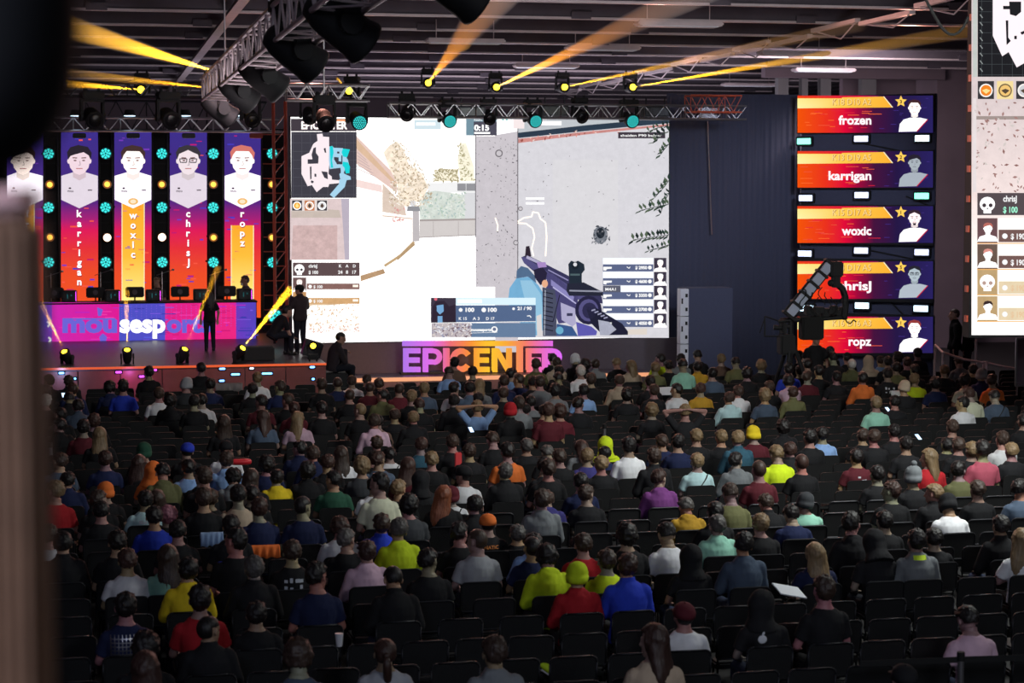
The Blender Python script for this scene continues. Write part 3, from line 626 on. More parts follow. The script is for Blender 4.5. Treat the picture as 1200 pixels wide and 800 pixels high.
# ---- team banners -------------------------------------------------------
YBN = 57.0
specs = [(8, 50.5, 'f r o z e n', True, (60, 40, 40), (255, 235, 225), 0, False, 27), (71.5, 115, 'karrigan', False, (45, 38, 48), (240, 215, 225), 0, False, 93), (134, 177.5, 'woxic', True, (70, 50, 50), (255, 240, 235), 1, False, 156), (199, 242.5, 'chrisJ', False, (60, 55, 62), (240, 225, 230), 2, True, 220.5), (263, 305.5, 'ropz', True, (215, 120, 110), (255, 242, 240), 1, False, 284)]
looks = ['partly hidden portrait and yellow panel, beside the dark foreground shape', 'dark fringe portrait above a red field and white upright lettering', 'short brown hair portrait above a yellow panel', 'bespectacled portrait above a red field', 'reddish hair portrait above a yellow panel, beside the main screen']
for i, (a, b2, nm, yel, hair, skin, sty, gl, cx) in enumerate(specs):
    s = Screen((at_y((a + b2) / 2, 250, YBN).x, YBN, 0), (1, 0, 0))
    s.grad(a, 155, b2, 372, [(155, (62, 48, 140)), (205, (70, 45, 130)), (238, (92, 40, 130)), (256, (165, 35, 120)), (270, (225, 30, 90)), (290, (232, 50, 60)), (320, (240, 78, 42)), (372, (245, 88, 36))], 1, .12, 1.0)
    r = random.Random(i)
    for _ in range(26):
        x, y = r.uniform(a, b2 - 8), r.uniform(157, 340); s.rect(x, y, x + r.uniform(3, 9), y + r.uniform(.8, 2), r.choice([(120, 60, 190), (70, 60, 190), (200, 30, 110), (250, 90, 70)]), 2)
    if yel:
        y0 = 264 if nm == 'ropz' else 238
        s.grad(cx - 13.5, y0, cx + 13.5, 372, [(y0, (250, 165, 45)), (300, (252, 185, 60)), (345, (255, 225, 120)), (372, (255, 240, 170))], 2, .05, 1.1)
        s.line([(cx - 13, y0), (cx - 13, 372)], 1, (255, 240, 190), 3); s.line([(cx + 13, y0), (cx + 13, 372)], 1, (255, 240, 190), 3)
    s.poly([(a + .3, 206), (cx - 8, 202), (cx + 8, 202), (b2 - .3, 206), (b2 - .3, 234), (cx, 244), (a + .3, 234)], (250, 240, 250) if yel else (232, 220, 232), 3, .12, 1.35 if yel else 1.0)
    s.portrait(cx, 188, 25, hair, skin, glasses=gl, L=4, g=1.35 if yel else 1.05, bust=False, style=sty)
    s.text('mou', cx - 14, 225, 3.2, (90, 80, 90), 6, w=7); s.disc(cx - 11, 220.5, 1.6, (60, 50, 60), 6, 1); s.rect(cx + 10, 222, cx + 15, 223.4, (110, 100, 110), 6)
    if yel: s.disc(cx, 236, 6, (245, 190, 110), 5, 4); s.disc(cx, 236, 3.5, (255, 235, 200), 6, 2.4)
    nm = nm.replace(' ', '')
    step = 11.4 if nm != 'frozen' else 12.5; y = 254 if nm != 'woxic' else 256
    if nm == 'frozen': cx2 = 32
    else: cx2 = cx
    for ch in nm:
        s.text(ch, cx2 + .5, y + 1, 8.2 if ch != 'J' else 8.4, (150, 40, 60), 5, 'c', bold=.03); s.text(ch, cx2, y, 8.2, (255, 245, 250), 6, 'c', bold=.03, g=1.3); y += step
    ua, vb = s.uv(a, 372); ub, va = s.uv(b2, 155)
    display_thing('led_banner', s, (ua, vb, ub, va), 'tall LED banner with ' + looks[i], 'led banner', group=None)
# far dark backing behind banners
o = pbox('backdrop_frame', at_y(-10, 300, YBN + .5).x, at_y(333, 300, YBN + .5).x, YBN + .45, YBN + .6, ZS, at_y(100, 156, YBN + .5).z, M['matte']); tag(o, 'black frame wall behind the team banners and round lamps', 'backdrop')

# ---- lamp towers between the banners ------------------------------------
lamp_me = {}
def wheel_lamp(kind):
    if kind in lamp_me: return lamp_me[kind]
    big = kind == 'teal'; r = .17 if big else .13
    housing = MB().cyl((0, .25, 0), (0, 0, 0), r * .8, r * 1.05, 20).cyl((0, 0, 0), (0, -.03, 0), r * 1.05, r * 1.0, 20).box((0, .2, 0), (r * 2.5, .05, .05)).mesh('housing', M['black'])
    b = MB(); b.cyl((0, -.031, 0), (0, -.04, 0), r * .93, r * .93, 20)
    lens = b.mesh('lens', M['tealdim'] if big else M['amberring'])
    c = MB()
    if big:
        for j in range(8):
            a = 2 * PI * j / 8; c.ell((math.cos(a) * r * .66, -.045, math.sin(a) * r * .66), (r * .21, .01, r * .21), n=8, k=6)
        for j in range(5):
            a = 2 * PI * j / 5 + .3; c.ell((math.cos(a) * r * .3, -.045, math.sin(a) * r * .3), (r * .16, .01, r * .16), n=8, k=6)
    else:
        c.ell((0, -.045, 0), (r * .6, .02, r * .6), n=12, k=8)
    cell = c.mesh('diode', M['teal'] if big else M['amber'])
    lamp_me[kind] = (housing, lens, cell); return lamp_me[kind]
hot = c_hot = MB().ell((0, -.045, 0), (.11, .03, .11), n=12, k=8).mesh('diode', M['pinkwhite'])
tw_x = [(52, 69.5, 57), (116, 133, 124), (178.5, 198, 190), (243.5, 262, 250), (306.5, 335, 319)]
where = ['beside the dark foreground shape', 'between first two whole banners', 'between dark-fringe side and spectacled banner', 'between spectacled and yellow-panel banners', 'beside the main screen edge']
rowname = ['topmost', 'upper', 'second', 'lower', 'bottom']
for i, (a, b2, cx) in enumerate(tw_x):
    Y = YBN - .15; xa, xb = at_y(a, 250, Y).x, at_y(b2, 250, Y).x; zt = at_y(cx, 150, Y).z
    t = empty('lamp_tower', ((xa + xb) / 2, Y, ZS), 'black metal lamp tower ' + where[i], 'lamp tower'); hw = (xb - xa) / 2 - .03; Hh = zt - ZS
    b = MB()
    for sx in (-1, 1): b.cyl((sx * hw, 0, 0), (sx * hw, 0, Hh), .025, n=8)
    b.build('upright', M['black'], t)
    b = MB(); z = .2
    while z < Hh: b.box((0, 0, z), (hw * 2, .03, .03)); z += .42
    b.build('rung', M['coral'] if i == 4 else M['black'], t)
    pw = MB().box((0, .1, Hh / 2), (hw * 1.9, .04, Hh - .05)); pw.build('backing', M['matte'], t)
    for j, (yy, kd) in enumerate(((180, 'teal'), (216, 'amber'), (243, 'teal'), (278, 'amber'), (307, 'teal'))):
        pxl = cx + (1.5 if kd == 'amber' and i < 2 else 0); pos = at_y(pxl, yy, Y - .12)
        r_ = empty('round_stage_lamp', pos, f'{kd} round stage lamp, {rowname[j]} of five on the tower {where[i]}', 'stage lamp', 'round lamps on the banner towers')
        h_, l_, c_2 = wheel_lamp(kd)
        link('housing', h_, r_); link('lens', l_, r_); link('diode', hot if (j == 3 and i in (1, 2)) else c_2, r_)
        r_.rotation_euler = (R.uniform(-.1, .15), 0, R.uniform(-.25, .1))
p = at_y(322, 370, 52)
r_ = empty('round_stage_lamp', p, 'teal round stage lamp low beside the crouching technician', 'stage lamp'); h_, l_, c_2 = wheel_lamp('teal'); link('housing', h_, r_); link('lens', l_, r_); link('diode', c_2, r_); r_.scale = (1.2,) * 3
MB().cyl((0, .1, 0), (0, .1, ZS - p.z), .03).box((0, .1, ZS - p.z + .02), (.4, .4, .03)).build('stand', M['black'], r_)
# pipe tower, painted reddish for the orange light on it, at the edge of the main screen
p = at_y(329, 250, 52.5); zt = at_y(329, 118, 52.5).z
t = empty('pipe_tower', (p.x, 52.5, ZS), 'rust-red lit pipe tower along the main screen edge', 'truss tower')
for sx in (-.16, .16):
    for sy in (0, .3): MB().cyl((sx, sy, 0), (sx, sy, zt - ZS), .03, n=8).build('pipe', M['coral'], t)
b = MB(); z = .1
while z < zt - ZS - .5: b.cyl((-.16, 0, z), (.16, 0, z + .4), .014, n=5).cyl((-.16, 0, z), (-.16, .3, z + .4), .014, n=5).cyl((.16, .3, z), (.16, 0, z + .4), .014, n=5); z += .4
b.build('lacing', M['coral'], t)

# ---- team desk ----------------------------------------------------------
YD = 54.0
s = Screen((at_y(170, 380, YD).x, YD, 0), (1, 0, 0)); a, b2 = -30, 299.5; yt_, yb_ = 354.5, 399.5
s.tile(20, 300, 3.4286)
X = lambda v: 20 + v / 3.4286
for x0_, x1_, ca, cb in ((-170, 45, (70, 70, 190), (80, 70, 200)), (45, 140, (80, 70, 205), (130, 60, 190)), (140, 410, (205, 40, 175), (225, 30, 150)), (410, 595, (78, 82, 195), (84, 78, 200)), (595, 880, (228, 34, 140), (235, 40, 130)), (880, 960, (110, 60, 190), (84, 70, 190))):
    s.put([s.uv(x0_, 352), s.uv(x1_, 352), s.uv(x1_, 186), s.uv(x0_, 186)], [lin(ca), lin(cb), lin(cb), lin(ca)], .15, 1)
r = random.Random(5)
for _ in range(90):
    x, y = r.uniform(45, 940), r.uniform(190, 345); mag = 140 < x < 410 or 595 < x < 880
    s.rect(x, y, x + r.uniform(8, 60), y + r.uniform(2, 5), r.choice([(240, 60, 170), (190, 40, 190), (210, 30, 120)] if mag else [(90, 95, 220), (60, 60, 170), (120, 90, 220)]), 2)
for j in range(9):
    for q in range(24): s.disc(420 + q * 20, 200 + j * 10, 1.5, (140, 100, 225), 3, n=6)
for x, y in ((95, 250),): s.poly([(x - 14, y), (x + 4, y - 40), (x + 20, y - 20), (x + 60, y + 40), (x + 30, y + 30), (x, y + 50)], (90, 70, 200), 3)
BL = (110, 100, 215)
s.text('mou', 182, 304, 72, BL, 4, w=220, bold=.045); s.text('sesp', 412, 304, 72, (255, 255, 255), 5, w=184, bold=.045, g=1.3); s.text('orts', 600, 304, 72, BL, 4, w=180, bold=.045)
s.line([(182, 252), (395, 252)], 6, BL, 4); s.poly([(330, 325), (345, 310), (362, 325), (356, 345), (335, 345)], BL, 4)
s.line([(120, 262), (132, 272), (122, 284)], 8, (255, 255, 255), 4); s.line([(125, 325), (136, 335), (128, 345)], 8, (255, 255, 255), 4); s.poly([(322, 205), (345, 215), (338, 240), (325, 240)], BL, 4)
s.tile(0, 0, 1)
ua, vb = s.uv(a, yb_); ub, va = s.uv(b2, yt_)
dk = display_thing('team_desk', s, (ua, vb, ub, va), 'long stage desk fronted by a magenta and blue LED panel reading mousesports', 'desk', depth=.08)
MB().box(((ua + ub) / 2, va + .03, -.45), (ub - ua + .1, .04, 1.0), bev=.01).build('desk_top', M['black'], dk)
for q in (ua + .05, (ua + ub) / 2, ub - .05): MB().box((q, (va + vb) / 2, -.5), (.05, va - vb, .85)).build('desk_leg', M['black'], dk)
ZT = va + .05
# things on the desk
def pc(px, lab):
    p = at_y(px, 350, YD + .35); w_ = .42
    t = empty('gaming_computer', (p.x, YD + .3, ZT), lab, 'computer', 'computers on the team desk')
    MB().box((0, .2, .16), (w_, .42, .31), bev=.02).build('case', M['black'], t)
    MB().box((0, -.015, .16), (w_ - .1, .01, .24)).build('front_glass', M['lens'], t)
    MB().box((-.04, -.024, .16), (.025, .006, .12)).box((.06, -.024, .19), (.04, .006, .04)).build('status_light', M['tealdim'], t)
    MB().box((w_ / 2 - .03, -.02, .16), (.012, .006, .26)).build('edge_light', M['magled'], t)
for px, l in ((81, 'facing the first red banner'), (132, 'below the second yellow-panel banner edge'), (180, 'under the fair-haired player'), (236, 'below the spectacled portrait'), (287, 'in front of the bearded player')): pc(px, 'black gaming computer on the desk ' + l)
def monitor(px, lab):
    p = at_y(px, 350, YD + .5); t = empty('monitor', (p.x, YD + .35, ZT), lab, 'monitor', 'monitors on the team desk')
    MB().box((0, .12, .25), (.5, .06, .29), bev=.028).build('screen_back', M['black'], t)
    MB().cyl((0, .16, .02), (0, .14, .14), .02, n=8).cyl((0, .16, 0), (0, .16, .02), .12, n=14).build('stand', M['black'], t)
    MB().cyl((0, .075, .25), (0, .09, .25), .07, n=16).build('badge', M['stage'], t)
for px, l in ((64, 'nearest the dark foreground shape'), (112, 'beside the first red banner'), (158, 'beside the fair-haired player'), (211, 'under the spectacled banner'), (266, 'beside the bearded player')): monitor(px, 'black monitor seen from behind on the desk ' + l)
def boom(px, top):
    p = at_y(px, 345, YD + .8); q = at_y(px + 3, top, YD + .8)
    o = MB().cyl((0, 0, 0), (0, 0, q.z - ZT), .012, n=6).cyl((-.15, 0, q.z - ZT - .1), (.3, 0, q.z - ZT + .05), .01, n=6).ell((.3, 0, q.z - ZT + .05), (.04, .03, .03)).build('microphone_stand', M['alu'], loc=(p.x, YD + .7, ZT)); return o
for px, tp in ((118, 318), (190, 318), (252, 318), (60, 320)): tag(boom(px, tp), 'slim boom microphone stand rising above the team desk', 'microphone stand', 'microphone stands behind the team desk')

# ---- player cards on the right ------------------------------------------
A = at_d(934.5, 300, 52.9); B = at_d(1093.5, 300, 51.3); U = Vector((B.x - A.x, B.y - A.y, 0))
cards = [(112, 155.5, 'frozen', 'K18 D10 A2', '3', (70, 40, 45), (255, 245, 240), 1.35, False, 1), (177, 219.7, 'karrigan', 'K13 D19 A5', '2', (40, 35, 50), (190, 200, 210), .8, False, 0), (241.5, 284.5, 'woxic', 'K15 D17 A3', '1', (55, 40, 50), (250, 235, 235), 1.2, False, 2), (306, 350, 'chrisJ', 'K14 D17 A5', '5', (40, 38, 50), (190, 205, 215), .9, True, 2), (371, 413.5, 'ropz', 'K16 D16 A3', '1', (150, 60, 60), (255, 250, 248), 1.4, False, 1)]
clab = ['topmost player card, laughing tousled portrait', 'second player card down, greyish portrait', 'middle player card, portrait with a small beard', 'fourth player card down, greyish portrait with glasses', 'bottom player card, very bright portrait']
fr = Screen((A.x, A.y, 0), U); fa, fb = fr.uv(934, 432); fc, fd = fr.uv(1096, 109)
bf = empty('card_frame', fr.O); bf.matrix_world = Matrix.Translation(fr.O) @ Matrix((fr.U, fr.V, fr.N)).transposed().to_4x4()
tag(bf, 'dark navy standing frame that carries the five player cards and small lamps', 'frame')
MB().box(((fa + fc) / 2, (fd + 0) / 2, -.22), (fc - fa, fd, .1), bev=.02).build('panel', M['curtain'], bf)
b = MB()
for (a1, b1) in (((1000, 166), (1060, 178)), ((1000, 290), (1075, 305)), ((1060, 230), (1090, 242)), ((1040, 352), (1060, 372))):
    p, q = fr.uv(*a1), fr.uv(*b1); b.cyl((p[0], p[1], -.15), (q[0], q[1], -.15), .02, n=6)
b.build('strut', M['black'], bf)
for i, (y0, y1, nm, stt, num, hair, skin, g, gl, sty) in enumerate(cards):
    s = Screen((A.x, A.y, 0), U); s.tile(880, 90, 3.75); Y0 = (y0 - 90) * 3.75; Y1 = (y1 - 90) * 3.75; x0_, x1_ = 205, 800
    hc = [(205, (245, 84, 10)), (330, (236, 50, 30)), (410, (226, 12, 56)), (470, (160, 10, 60)), (540, (70, 20, 62)), (640, (38, 24, 70)), (800, (42, 34, 96))]
    s.grad(x0_, Y0, x1_, Y1, hc, 1, .1, 1.0, False)
    s.grad(205, Y0, 560, Y0 + 7, [(205, (235, 60, 30)), (480, (220, 10, 70)), (560, (120, 20, 90))], 2, 0, 1, False)
    r = random.Random(i + 40)
    for _ in range(22):
        x, y = r.uniform(210, 520), r.uniform(Y0 + 55, Y1 - 8); s.rect(x, y, x + r.uniform(15, 60), y + 2.5, r.choice([(255, 110, 50), (230, 40, 60), (240, 90, 60)]), 2)
    for _ in range(10):
        x, y = r.uniform(560, 780), r.uniform(Y0 + 5, Y1 - 8); s.rect(x, y, x + r.uniform(8, 30), y + 2, (70, 50, 140), 2)
    s.put([s.uv(205, Y0 + 56), s.uv(400, Y0 + 54), s.uv(400, Y0 + 12), s.uv(205, Y0 + 12)], [lin((255, 246, 170)), lin((255, 205, 80)), lin((255, 205, 80)), lin((255, 240, 150))], 0, 3)
    s.put([s.uv(400, Y0 + 54), s.uv(622, Y0 + 52), s.uv(584, Y0 + 4), s.uv(400, Y0 + 8)], [lin((255, 205, 80)), lin((255, 178, 50)), lin((255, 186, 60)), lin((255, 205, 80))], 0, 3)
    s.line([(584, Y0 + 4), (623, Y0 + 52)], 4, (255, 240, 200), 4)
    s.text(stt, 531, Y0 + 43, 28, (175, 105, 50), 4, 'r', w=170, bold=.0); s.text(stt, 529, Y0 + 41, 28, (255, 222, 150), 5, 'r', w=170, bold=.0)
    s.text(nm, 530, Y0 + 126, 39, (255, 240, 245), 5, 'r', w={'frozen': 144, 'karrigan': 188, 'woxic': 130, 'chrisJ': 150, 'ropz': 100}[nm], bold=.03, g=1.15)
    sx, sy = 660, Y0 + 26; pts = []
    for j in range(10):
        a = PI / 2 + j * PI / 5; rr = 27 if j % 2 == 0 else 12.5; pts.append((sx + rr * math.cos(a), sy - rr * math.sin(a)))
    s.poly(pts, (255, 205, 90), 5, 0, 1.1); s.text(num, sx, sy + 8, 15, (60, 40, 30), 6, 'c', bold=.03)
    s.poly([(650, Y1 - 4), (655, Y1 - 38), (672, Y1 - 58), (700, Y1 - 66), (745, Y1 - 66), (778, Y1 - 58), (730, Y1 - 6)], (250, 248, 252) if g > 1 else (190, 200, 212), 4, .15, g)
    s.line([(778, Y1 - 58), (730, Y1 - 6)], 4, (200, 30, 60), 5)
    s.portrait(720, Y1 - 110, 50, hair, skin, glasses=gl, L=5, g=g, bust=False, style=sty, tone=1 if g > 1 else .2, beard=(nm == 'woxic'))
    ca, cb2 = s.uv(205, Y1); cc, cdd = s.uv(800, Y0)
    display_thing('player_card_screen', s, (ca, cb2, cc, cdd), 'LED player card with name and scores, ' + clab[i], 'led screen', depth=.1)
lights = [(942, 165.5, 'greenwhite'), (1009, 162.5, 'lilacwhite'), (1080.5, 162, 'coolwhite'), (944, 232, 'lilacwhite'), (1009.5, 228.5, 'lilacwhite'), (1080, 229.5, 'greenwhite'), (943, 297, 'lilacwhite'), (1009, 293.5, 'lilacwhite'), (1080, 295.5, 'lilacwhite'), (945, 361, 'coolwhite'), (1010, 358, 'coolwhite'), (1079, 361.5, 'coolwhite')]
gapn = ['topmost', 'second', 'third', 'lowest']; coln = ['curtain-side', 'middle', 'wall-side']
for i, (px, py, mm) in enumerate(lights):
    u, v = fr.uv(px, py); P_ = fr.O + fr.U * u + Vector((0, 0, v))
    t = empty('strobe_lamp', P_, f'small glowing rectangular strobe, {coln[i % 3]} one in the {gapn[i // 3]} gap between player cards', 'strobe lamp', 'strobes between the player cards'); t.matrix_world = Matrix.Translation(P_) @ bf.matrix_world.to_3x3().to_4x4()
    MB().box((0, 0, -.09), (.46, .26, .16), bev=.02).build('housing', M['black'], t)
    MB().box((0, 0, .0), (.37, .155, .02), bev=.005).build('light_face', M[mm], t)

# ---- hanging screen at the right, nearer the audience -------------------
YR = 36 * math.cos(YAW)
s = Screen((at_d(1170, 200, 36).x, at_d(1170, 200, 36).y, 0), (1, 0, 0)); s.tile(0, 0, 1)
ua, vb = s.uv(1138.5, 392.5); ub, va = s.uv(1330, -60)
s.grad(1138.5, -60, 1330, 392.5, [(-60, (190, 180, 182)), (120, (205, 190, 190)), (230, (225, 208, 205)), (330, (255, 246, 240)), (392.5, (255, 252, 250))], 0, .35, 1.25)
s.rect(1140, -60, 1145, 90, (200, 205, 200), 1, .3)
s.rect(1145.5, -60, 1290, 90, (34, 34, 38), 2, .1)
for i in range(12): s.line([(1150 + i * 12, -60), (1150 + i * 12, 90)], .5, (70, 75, 78), 3)
for i in range(13): s.line([(1146, -60 + i * 12.3), (1290, -60 + i * 12.3)], .5, (70, 75, 78), 3)
for i in range(9): s.line([(1148, 8 + i * 9), (1151, 12 + i * 9)], 1.2, (140, 145, 145), 4)
s.poly([(1163, -20), (1200, -30), (1260, -20), (1260, 40), (1191, 79), (1181.5, 61), (1174, 66), (1163, 42)], (255, 240, 246), 4, .05, 1.1)
s.rect(1175, 7, 1184, 11, (34, 34, 38), 5); s.poly([(1182, 2), (1196, 2), (1196, 14), (1190, 19), (1183, 17)], (34, 34, 38), 5); s.poly([(1178, 24), (1181, 24), (1181, 44), (1184, 48), (1179, 53)], (34, 34, 38), 5); s.rect(1188, 42, 1191, 46, (34, 34, 38), 5); s.poly([(1195, 38), (1202, 35), (1202, 38), (1197, 41)], (34, 34, 38), 5)
for i, (x, c) in enumerate(((1155, (250, 140, 40)), (1177.5, (245, 200, 120)), (1200, (210, 210, 214)))):
    s.rect(x - 9.5, 95, x + 9.5, 116, (60, 58, 62) if i != 1 else (250, 225, 160), 3); s.disc(x, 106, 8, (255, 250, 245) if i != 1 else (120, 100, 70), 4); s.disc(x, 106, 6.4, c, 5); s.poly([(x - 5, 106), (x, 104), (x + 5, 106), (x, 110)], (255, 230, 150) if i == 0 else (90, 75, 60), 6)
s.spray(1142, 118, 1215, 225, 110, 2.6, [(170, 130, 125), (150, 110, 105), (215, 205, 200)], 2, 31); s.rect(1142, 136, 1215, 140, (165, 150, 145), 1, .3); s.rect(1140, 115, 1144, 225, (235, 225, 225), 2, .2)
s.rect(1145, 226, 1260, 252, (88, 78, 82), 3, .2); skull(s, 1156.5, 240, 9, 5)
s.text('chrisJ', 1175, 236, 7, (255, 255, 255), 5, w=16, bold=.03); s.text('$ 100', 1175, 249, 7, (170, 255, 220), 5, w=17, bold=.03)
for i, (y, bg) in enumerate(((255.5, (110, 80, 84)), (286, (110, 90, 80)), (316, (195, 165, 120)), (347, (195, 165, 120)))):
    s.rect(1145, y, 1168.5, y + 29, bg, 3, .5); s.rect(1170, y, 1260, y + 13, (255, 250, 240), 3, 0, 1.4); s.rect(1170, y + 13.5, 1260, y + 28, (120, 92, 88) if i < 2 else (235, 215, 180), 3, .3)
    s.line([(1144.5, y + 29.5), (1260, y + 29.5)], 1, (255, 190, 110), 4)
    if i == 2: skull(s, 1156.5, y + 15, 9, 5, d=(190, 160, 150))
    else: s.portrait(1157, y + 12, 9.5, [(190, 110, 100), (225, 150, 140), 0, (60, 45, 45)][i] or (60, 45, 45), (255, 250, 248), L=5, g=1.5)
    s.disc(1177, y + 21, 3.2, (255, 255, 255), 5); s.text('$ 1900', 1184, y + 24.5, 6.5, (255, 255, 255) if i < 2 else (235, 200, 160), 5, w=20, bold=.03)
rs = display_thing('hanging_led_screen', s, (ua, vb, ub, va), 'tall bright LED screen hanging near the railing, showing a map and player list', 'led screen', depth=.3, border=.05)
for q in (ua + .5, ub - .5): MB().cyl((q, va, -.15), (q, ZC, -.15), .012, n=6).build('suspension_cable', M['alu'], rs)
b = MB()
for j in range(12): b.box((ua - .06, vb + .3 + j * .55, -.1), (.05, .12, .1))
b.build('edge_latch', M['coral'], rs)
pts = [at_d(1085, -12, 30)] + [at_d(1085 + i * 5.5, [0, 10, 20, 29, 36, 40, 40.5, 38, 32, 20][i], 30) for i in range(10)]
o = MB().tube([p - pts[0] for p in pts], .022).build('hanging_cable', M['matte'], loc=pts[0]); tag(o, 'thick black cable drooping in a loop from the roof by the hanging screen', 'cable')
# ---------------------------------------------------------------- trusses
def truss(name, p0, p1, w, h, label, bays, m='alu', braces=2, r=.028, chords=4):
    """box truss between two points (top centre line)"""
    p0, p1 = Vector(p0), Vector(p1); d = p1 - p0; Ln = d.length; q = d.to_track_quat('X', 'Z').to_matrix().to_4x4()
    root = empty(name, p0, label, 'truss'); root.matrix_world = Matrix.Translation(p0) @ q
    for z in ((0, -h) if chords == 4 else (0, -h)):
        for y in (-w / 2, w / 2): MB().cyl((0, y, z), (Ln, y, z), r, n=8).build('chord', M[m], root)
    b = MB(); s = Ln / bays
    for i in range(bays):
        x = i * s
        for y in (-w / 2, w / 2):
            if i % 2 == 0: b.cyl((x, y, 0), (x + s, y, -h), r * .5, n=5)
            else: b.cyl((x, y, -h), (x + s, y, 0), r * .5, n=5)
        for z in (0, -h):
            b.cyl((x, -w / 2, z), (x + s, w / 2, z), r * .45, n=5) if i % 2 else b.cyl((x, w / 2, z), (x + s, -w / 2, z), r * .45, n=5)
        if i % 4 == 0: b.cyl((x, -w / 2, 0), (x, -w / 2, -h), r * .5, n=5); b.cyl((x, w / 2, 0), (x, w / 2, -h), r * .5, n=5)
    b.build('lattice', M[m], root); return root
def hang(root, p, m='alu'): pass
YT = 49.0
a_, b_2 = at_y(455, 121, YT), at_y(872, 121, YT); b_2.z = a_.z
truss('lighting_truss', a_, b_2, .4, .34, 'silver lighting truss over the main screen carrying teal-lit moving heads', 34)
a_, b_2 = at_y(335, 99, 46), at_y(432, 99, 46); b_2.z = a_.z
truss('lighting_truss', a_, b_2, .4, .36, 'short truss piece over the map corner of the main screen', 8)
a_, b_2 = at_y(40, 96, 47), at_y(256, 96, 47); b_2.z = a_.z
truss('lighting_truss', a_, b_2, .4, .32, 'dark truss with slanting braces high over the team banners', 16, 'chairmetal')
a_, b_2 = at_y(30, 137, 55), at_y(330, 137, 55); b_2.z = a_.z
truss('lighting_truss', a_, b_2, .35, .36, 'silver truss just above the team banners, behind two large moving heads', 22)
a_, b_2 = at_y(100, 118, 56), at_y(312, 118, 56); b_2.z = a_.z
truss('lighting_truss', a_, b_2, .35, .8, 'grey rear truss in the haze above the team banners', 12, 'chairmetal')
a_, b_2 = at_y(806, 112, 48.6), at_y(866, 112, 48.6); b_2.z = a_.z
truss('lighting_truss', a_, b_2, .5, .42, 'open rust-lit truss end above the navy drape', 6, 'coral', r=.02)
# front-to-back truss with the row of black moving heads
e = at_d(252, 92, 38); zb = e.z
truss('lighting_truss', e, (e.x, e.y - 27, e.z), .5, .42, 'long truss running from the stage toward the camera with a row of black moving heads', 56, 'steel', r=.03)
for yy in (e.y - 3, e.y - 12): MB().cyl((e.x, yy, e.z), (e.x, yy, ZC), .015, n=6).build('suspension_cable', M['alu'], [o for o in bpy.data.objects if o.name.startswith('lighting_truss')][-1]).matrix_world
bpy.context.view_layer.update()
for o in list(bpy.data.objects):
    if o.name.startswith('suspension_cable') and o.parent and o.parent.name.startswith('lighting_truss'): o.matrix_local = o.parent.matrix_world.inverted() @ Matrix.Identity(4)

# ---------------------------------------------------------------- moving heads
mh = {}
mh['base'] = MB().box((0, 0, -.06), (.38, .3, .13), bev=.02).cyl((-.12, 0, 0), (-.12, 0, .07), .03, n=8).cyl((.12, 0, 0), (.12, 0, .07), .03, n=8).mesh('base', M['black'])
b = MB()
for sx in (-1, 1): b.box((sx * .185, 0, -.3), (.045, .15, .38), bev=.015).cyl((sx * .16, 0, -.42), (sx * .215, 0, -.42), .085, n=16)
b.box((0, 0, -.14), (.37, .16, .06), bev=.015); mh['yoke'] = b.mesh('yoke', M['black'])
b = MB(); n = 20
b.loft([(Vector((0, y, 0)), rx, rz_, Matrix.Rotation(PI / 2, 3, 'X')) for y, rx, rz_ in ((.26, .06, .06), (.24, .1, .1), (.14, .13, .135), (0, .145, .15), (-.14, .15, .15), (-.2, .16, .16), (-.22, .165, .165), (-.24, .16, .16))], n)
mh['head'] = b.mesh('lamp_head', M['black'], True)
mh['lens'] = MB().cyl((0, -.24, 0), (0, -.247, 0), .135, n=20).ell((0, -.24, 0), (.12, .035, .12)).mesh('lens', M['lens'])
b = MB().cyl((0, -.24, 0), (0, -.245, 0), .14, n=20); mh['teal_l'] = b.mesh('lens', M['tealdim'])
b = MB()
for ring, rr, cn in ((0, 0, 1), (1, .042, 6), (2, .08, 12), (3, .117, 18)):
    for j in range(cn): a = 2 * PI * j / cn; b.ell((math.cos(a) * rr, -.25, math.sin(a) * rr), (.013, .012, .013), n=8, k=6)
mh['teal_c'] = b.mesh('diode', M['teal'])
mh['yel_l'] = MB().cyl((0, -.24, 0), (0, -.25, 0), .09, n=20).mesh('lens', M['yellowlamp'])
def moving_head(top, aim, label, sc=1.0, kind='dark', group=None, floor=False, name='moving_head_lamp'):
    aim = Vector(aim).normalized(); rz = math.atan2(aim.x, -aim.y); el = math.atan2(aim.z, math.hypot(aim.x, aim.y))
    t = empty(name, top, label, 'stage lamp', group, rz); t.scale = (sc, sc, -sc if False else sc)
    fl = Matrix.Rotation(PI, 4, 'Y') if floor else Matrix.Identity(4)
    link('base', mh['base'], t, matrix=fl); y = link('yoke', mh['yoke'], t, matrix=fl)
    zz = .42 if floor else -.42
    Hm = Matrix.Translation((0, 0, zz)) @ Matrix.Rotation(-el, 4, 'X')
    h = link('lamp_head', mh['head'], t, matrix=Hm)
    if kind == 'dark': link('lens', mh['lens'], h)
    elif kind == 'teal': link('lens', mh['teal_l'], h); link('diode', mh['teal_c'], h)
    else: link('lens', mh['yel_l'], h)
    return Vector(top) + Vector((0, 0, zz * sc)) + aim * .27 * sc
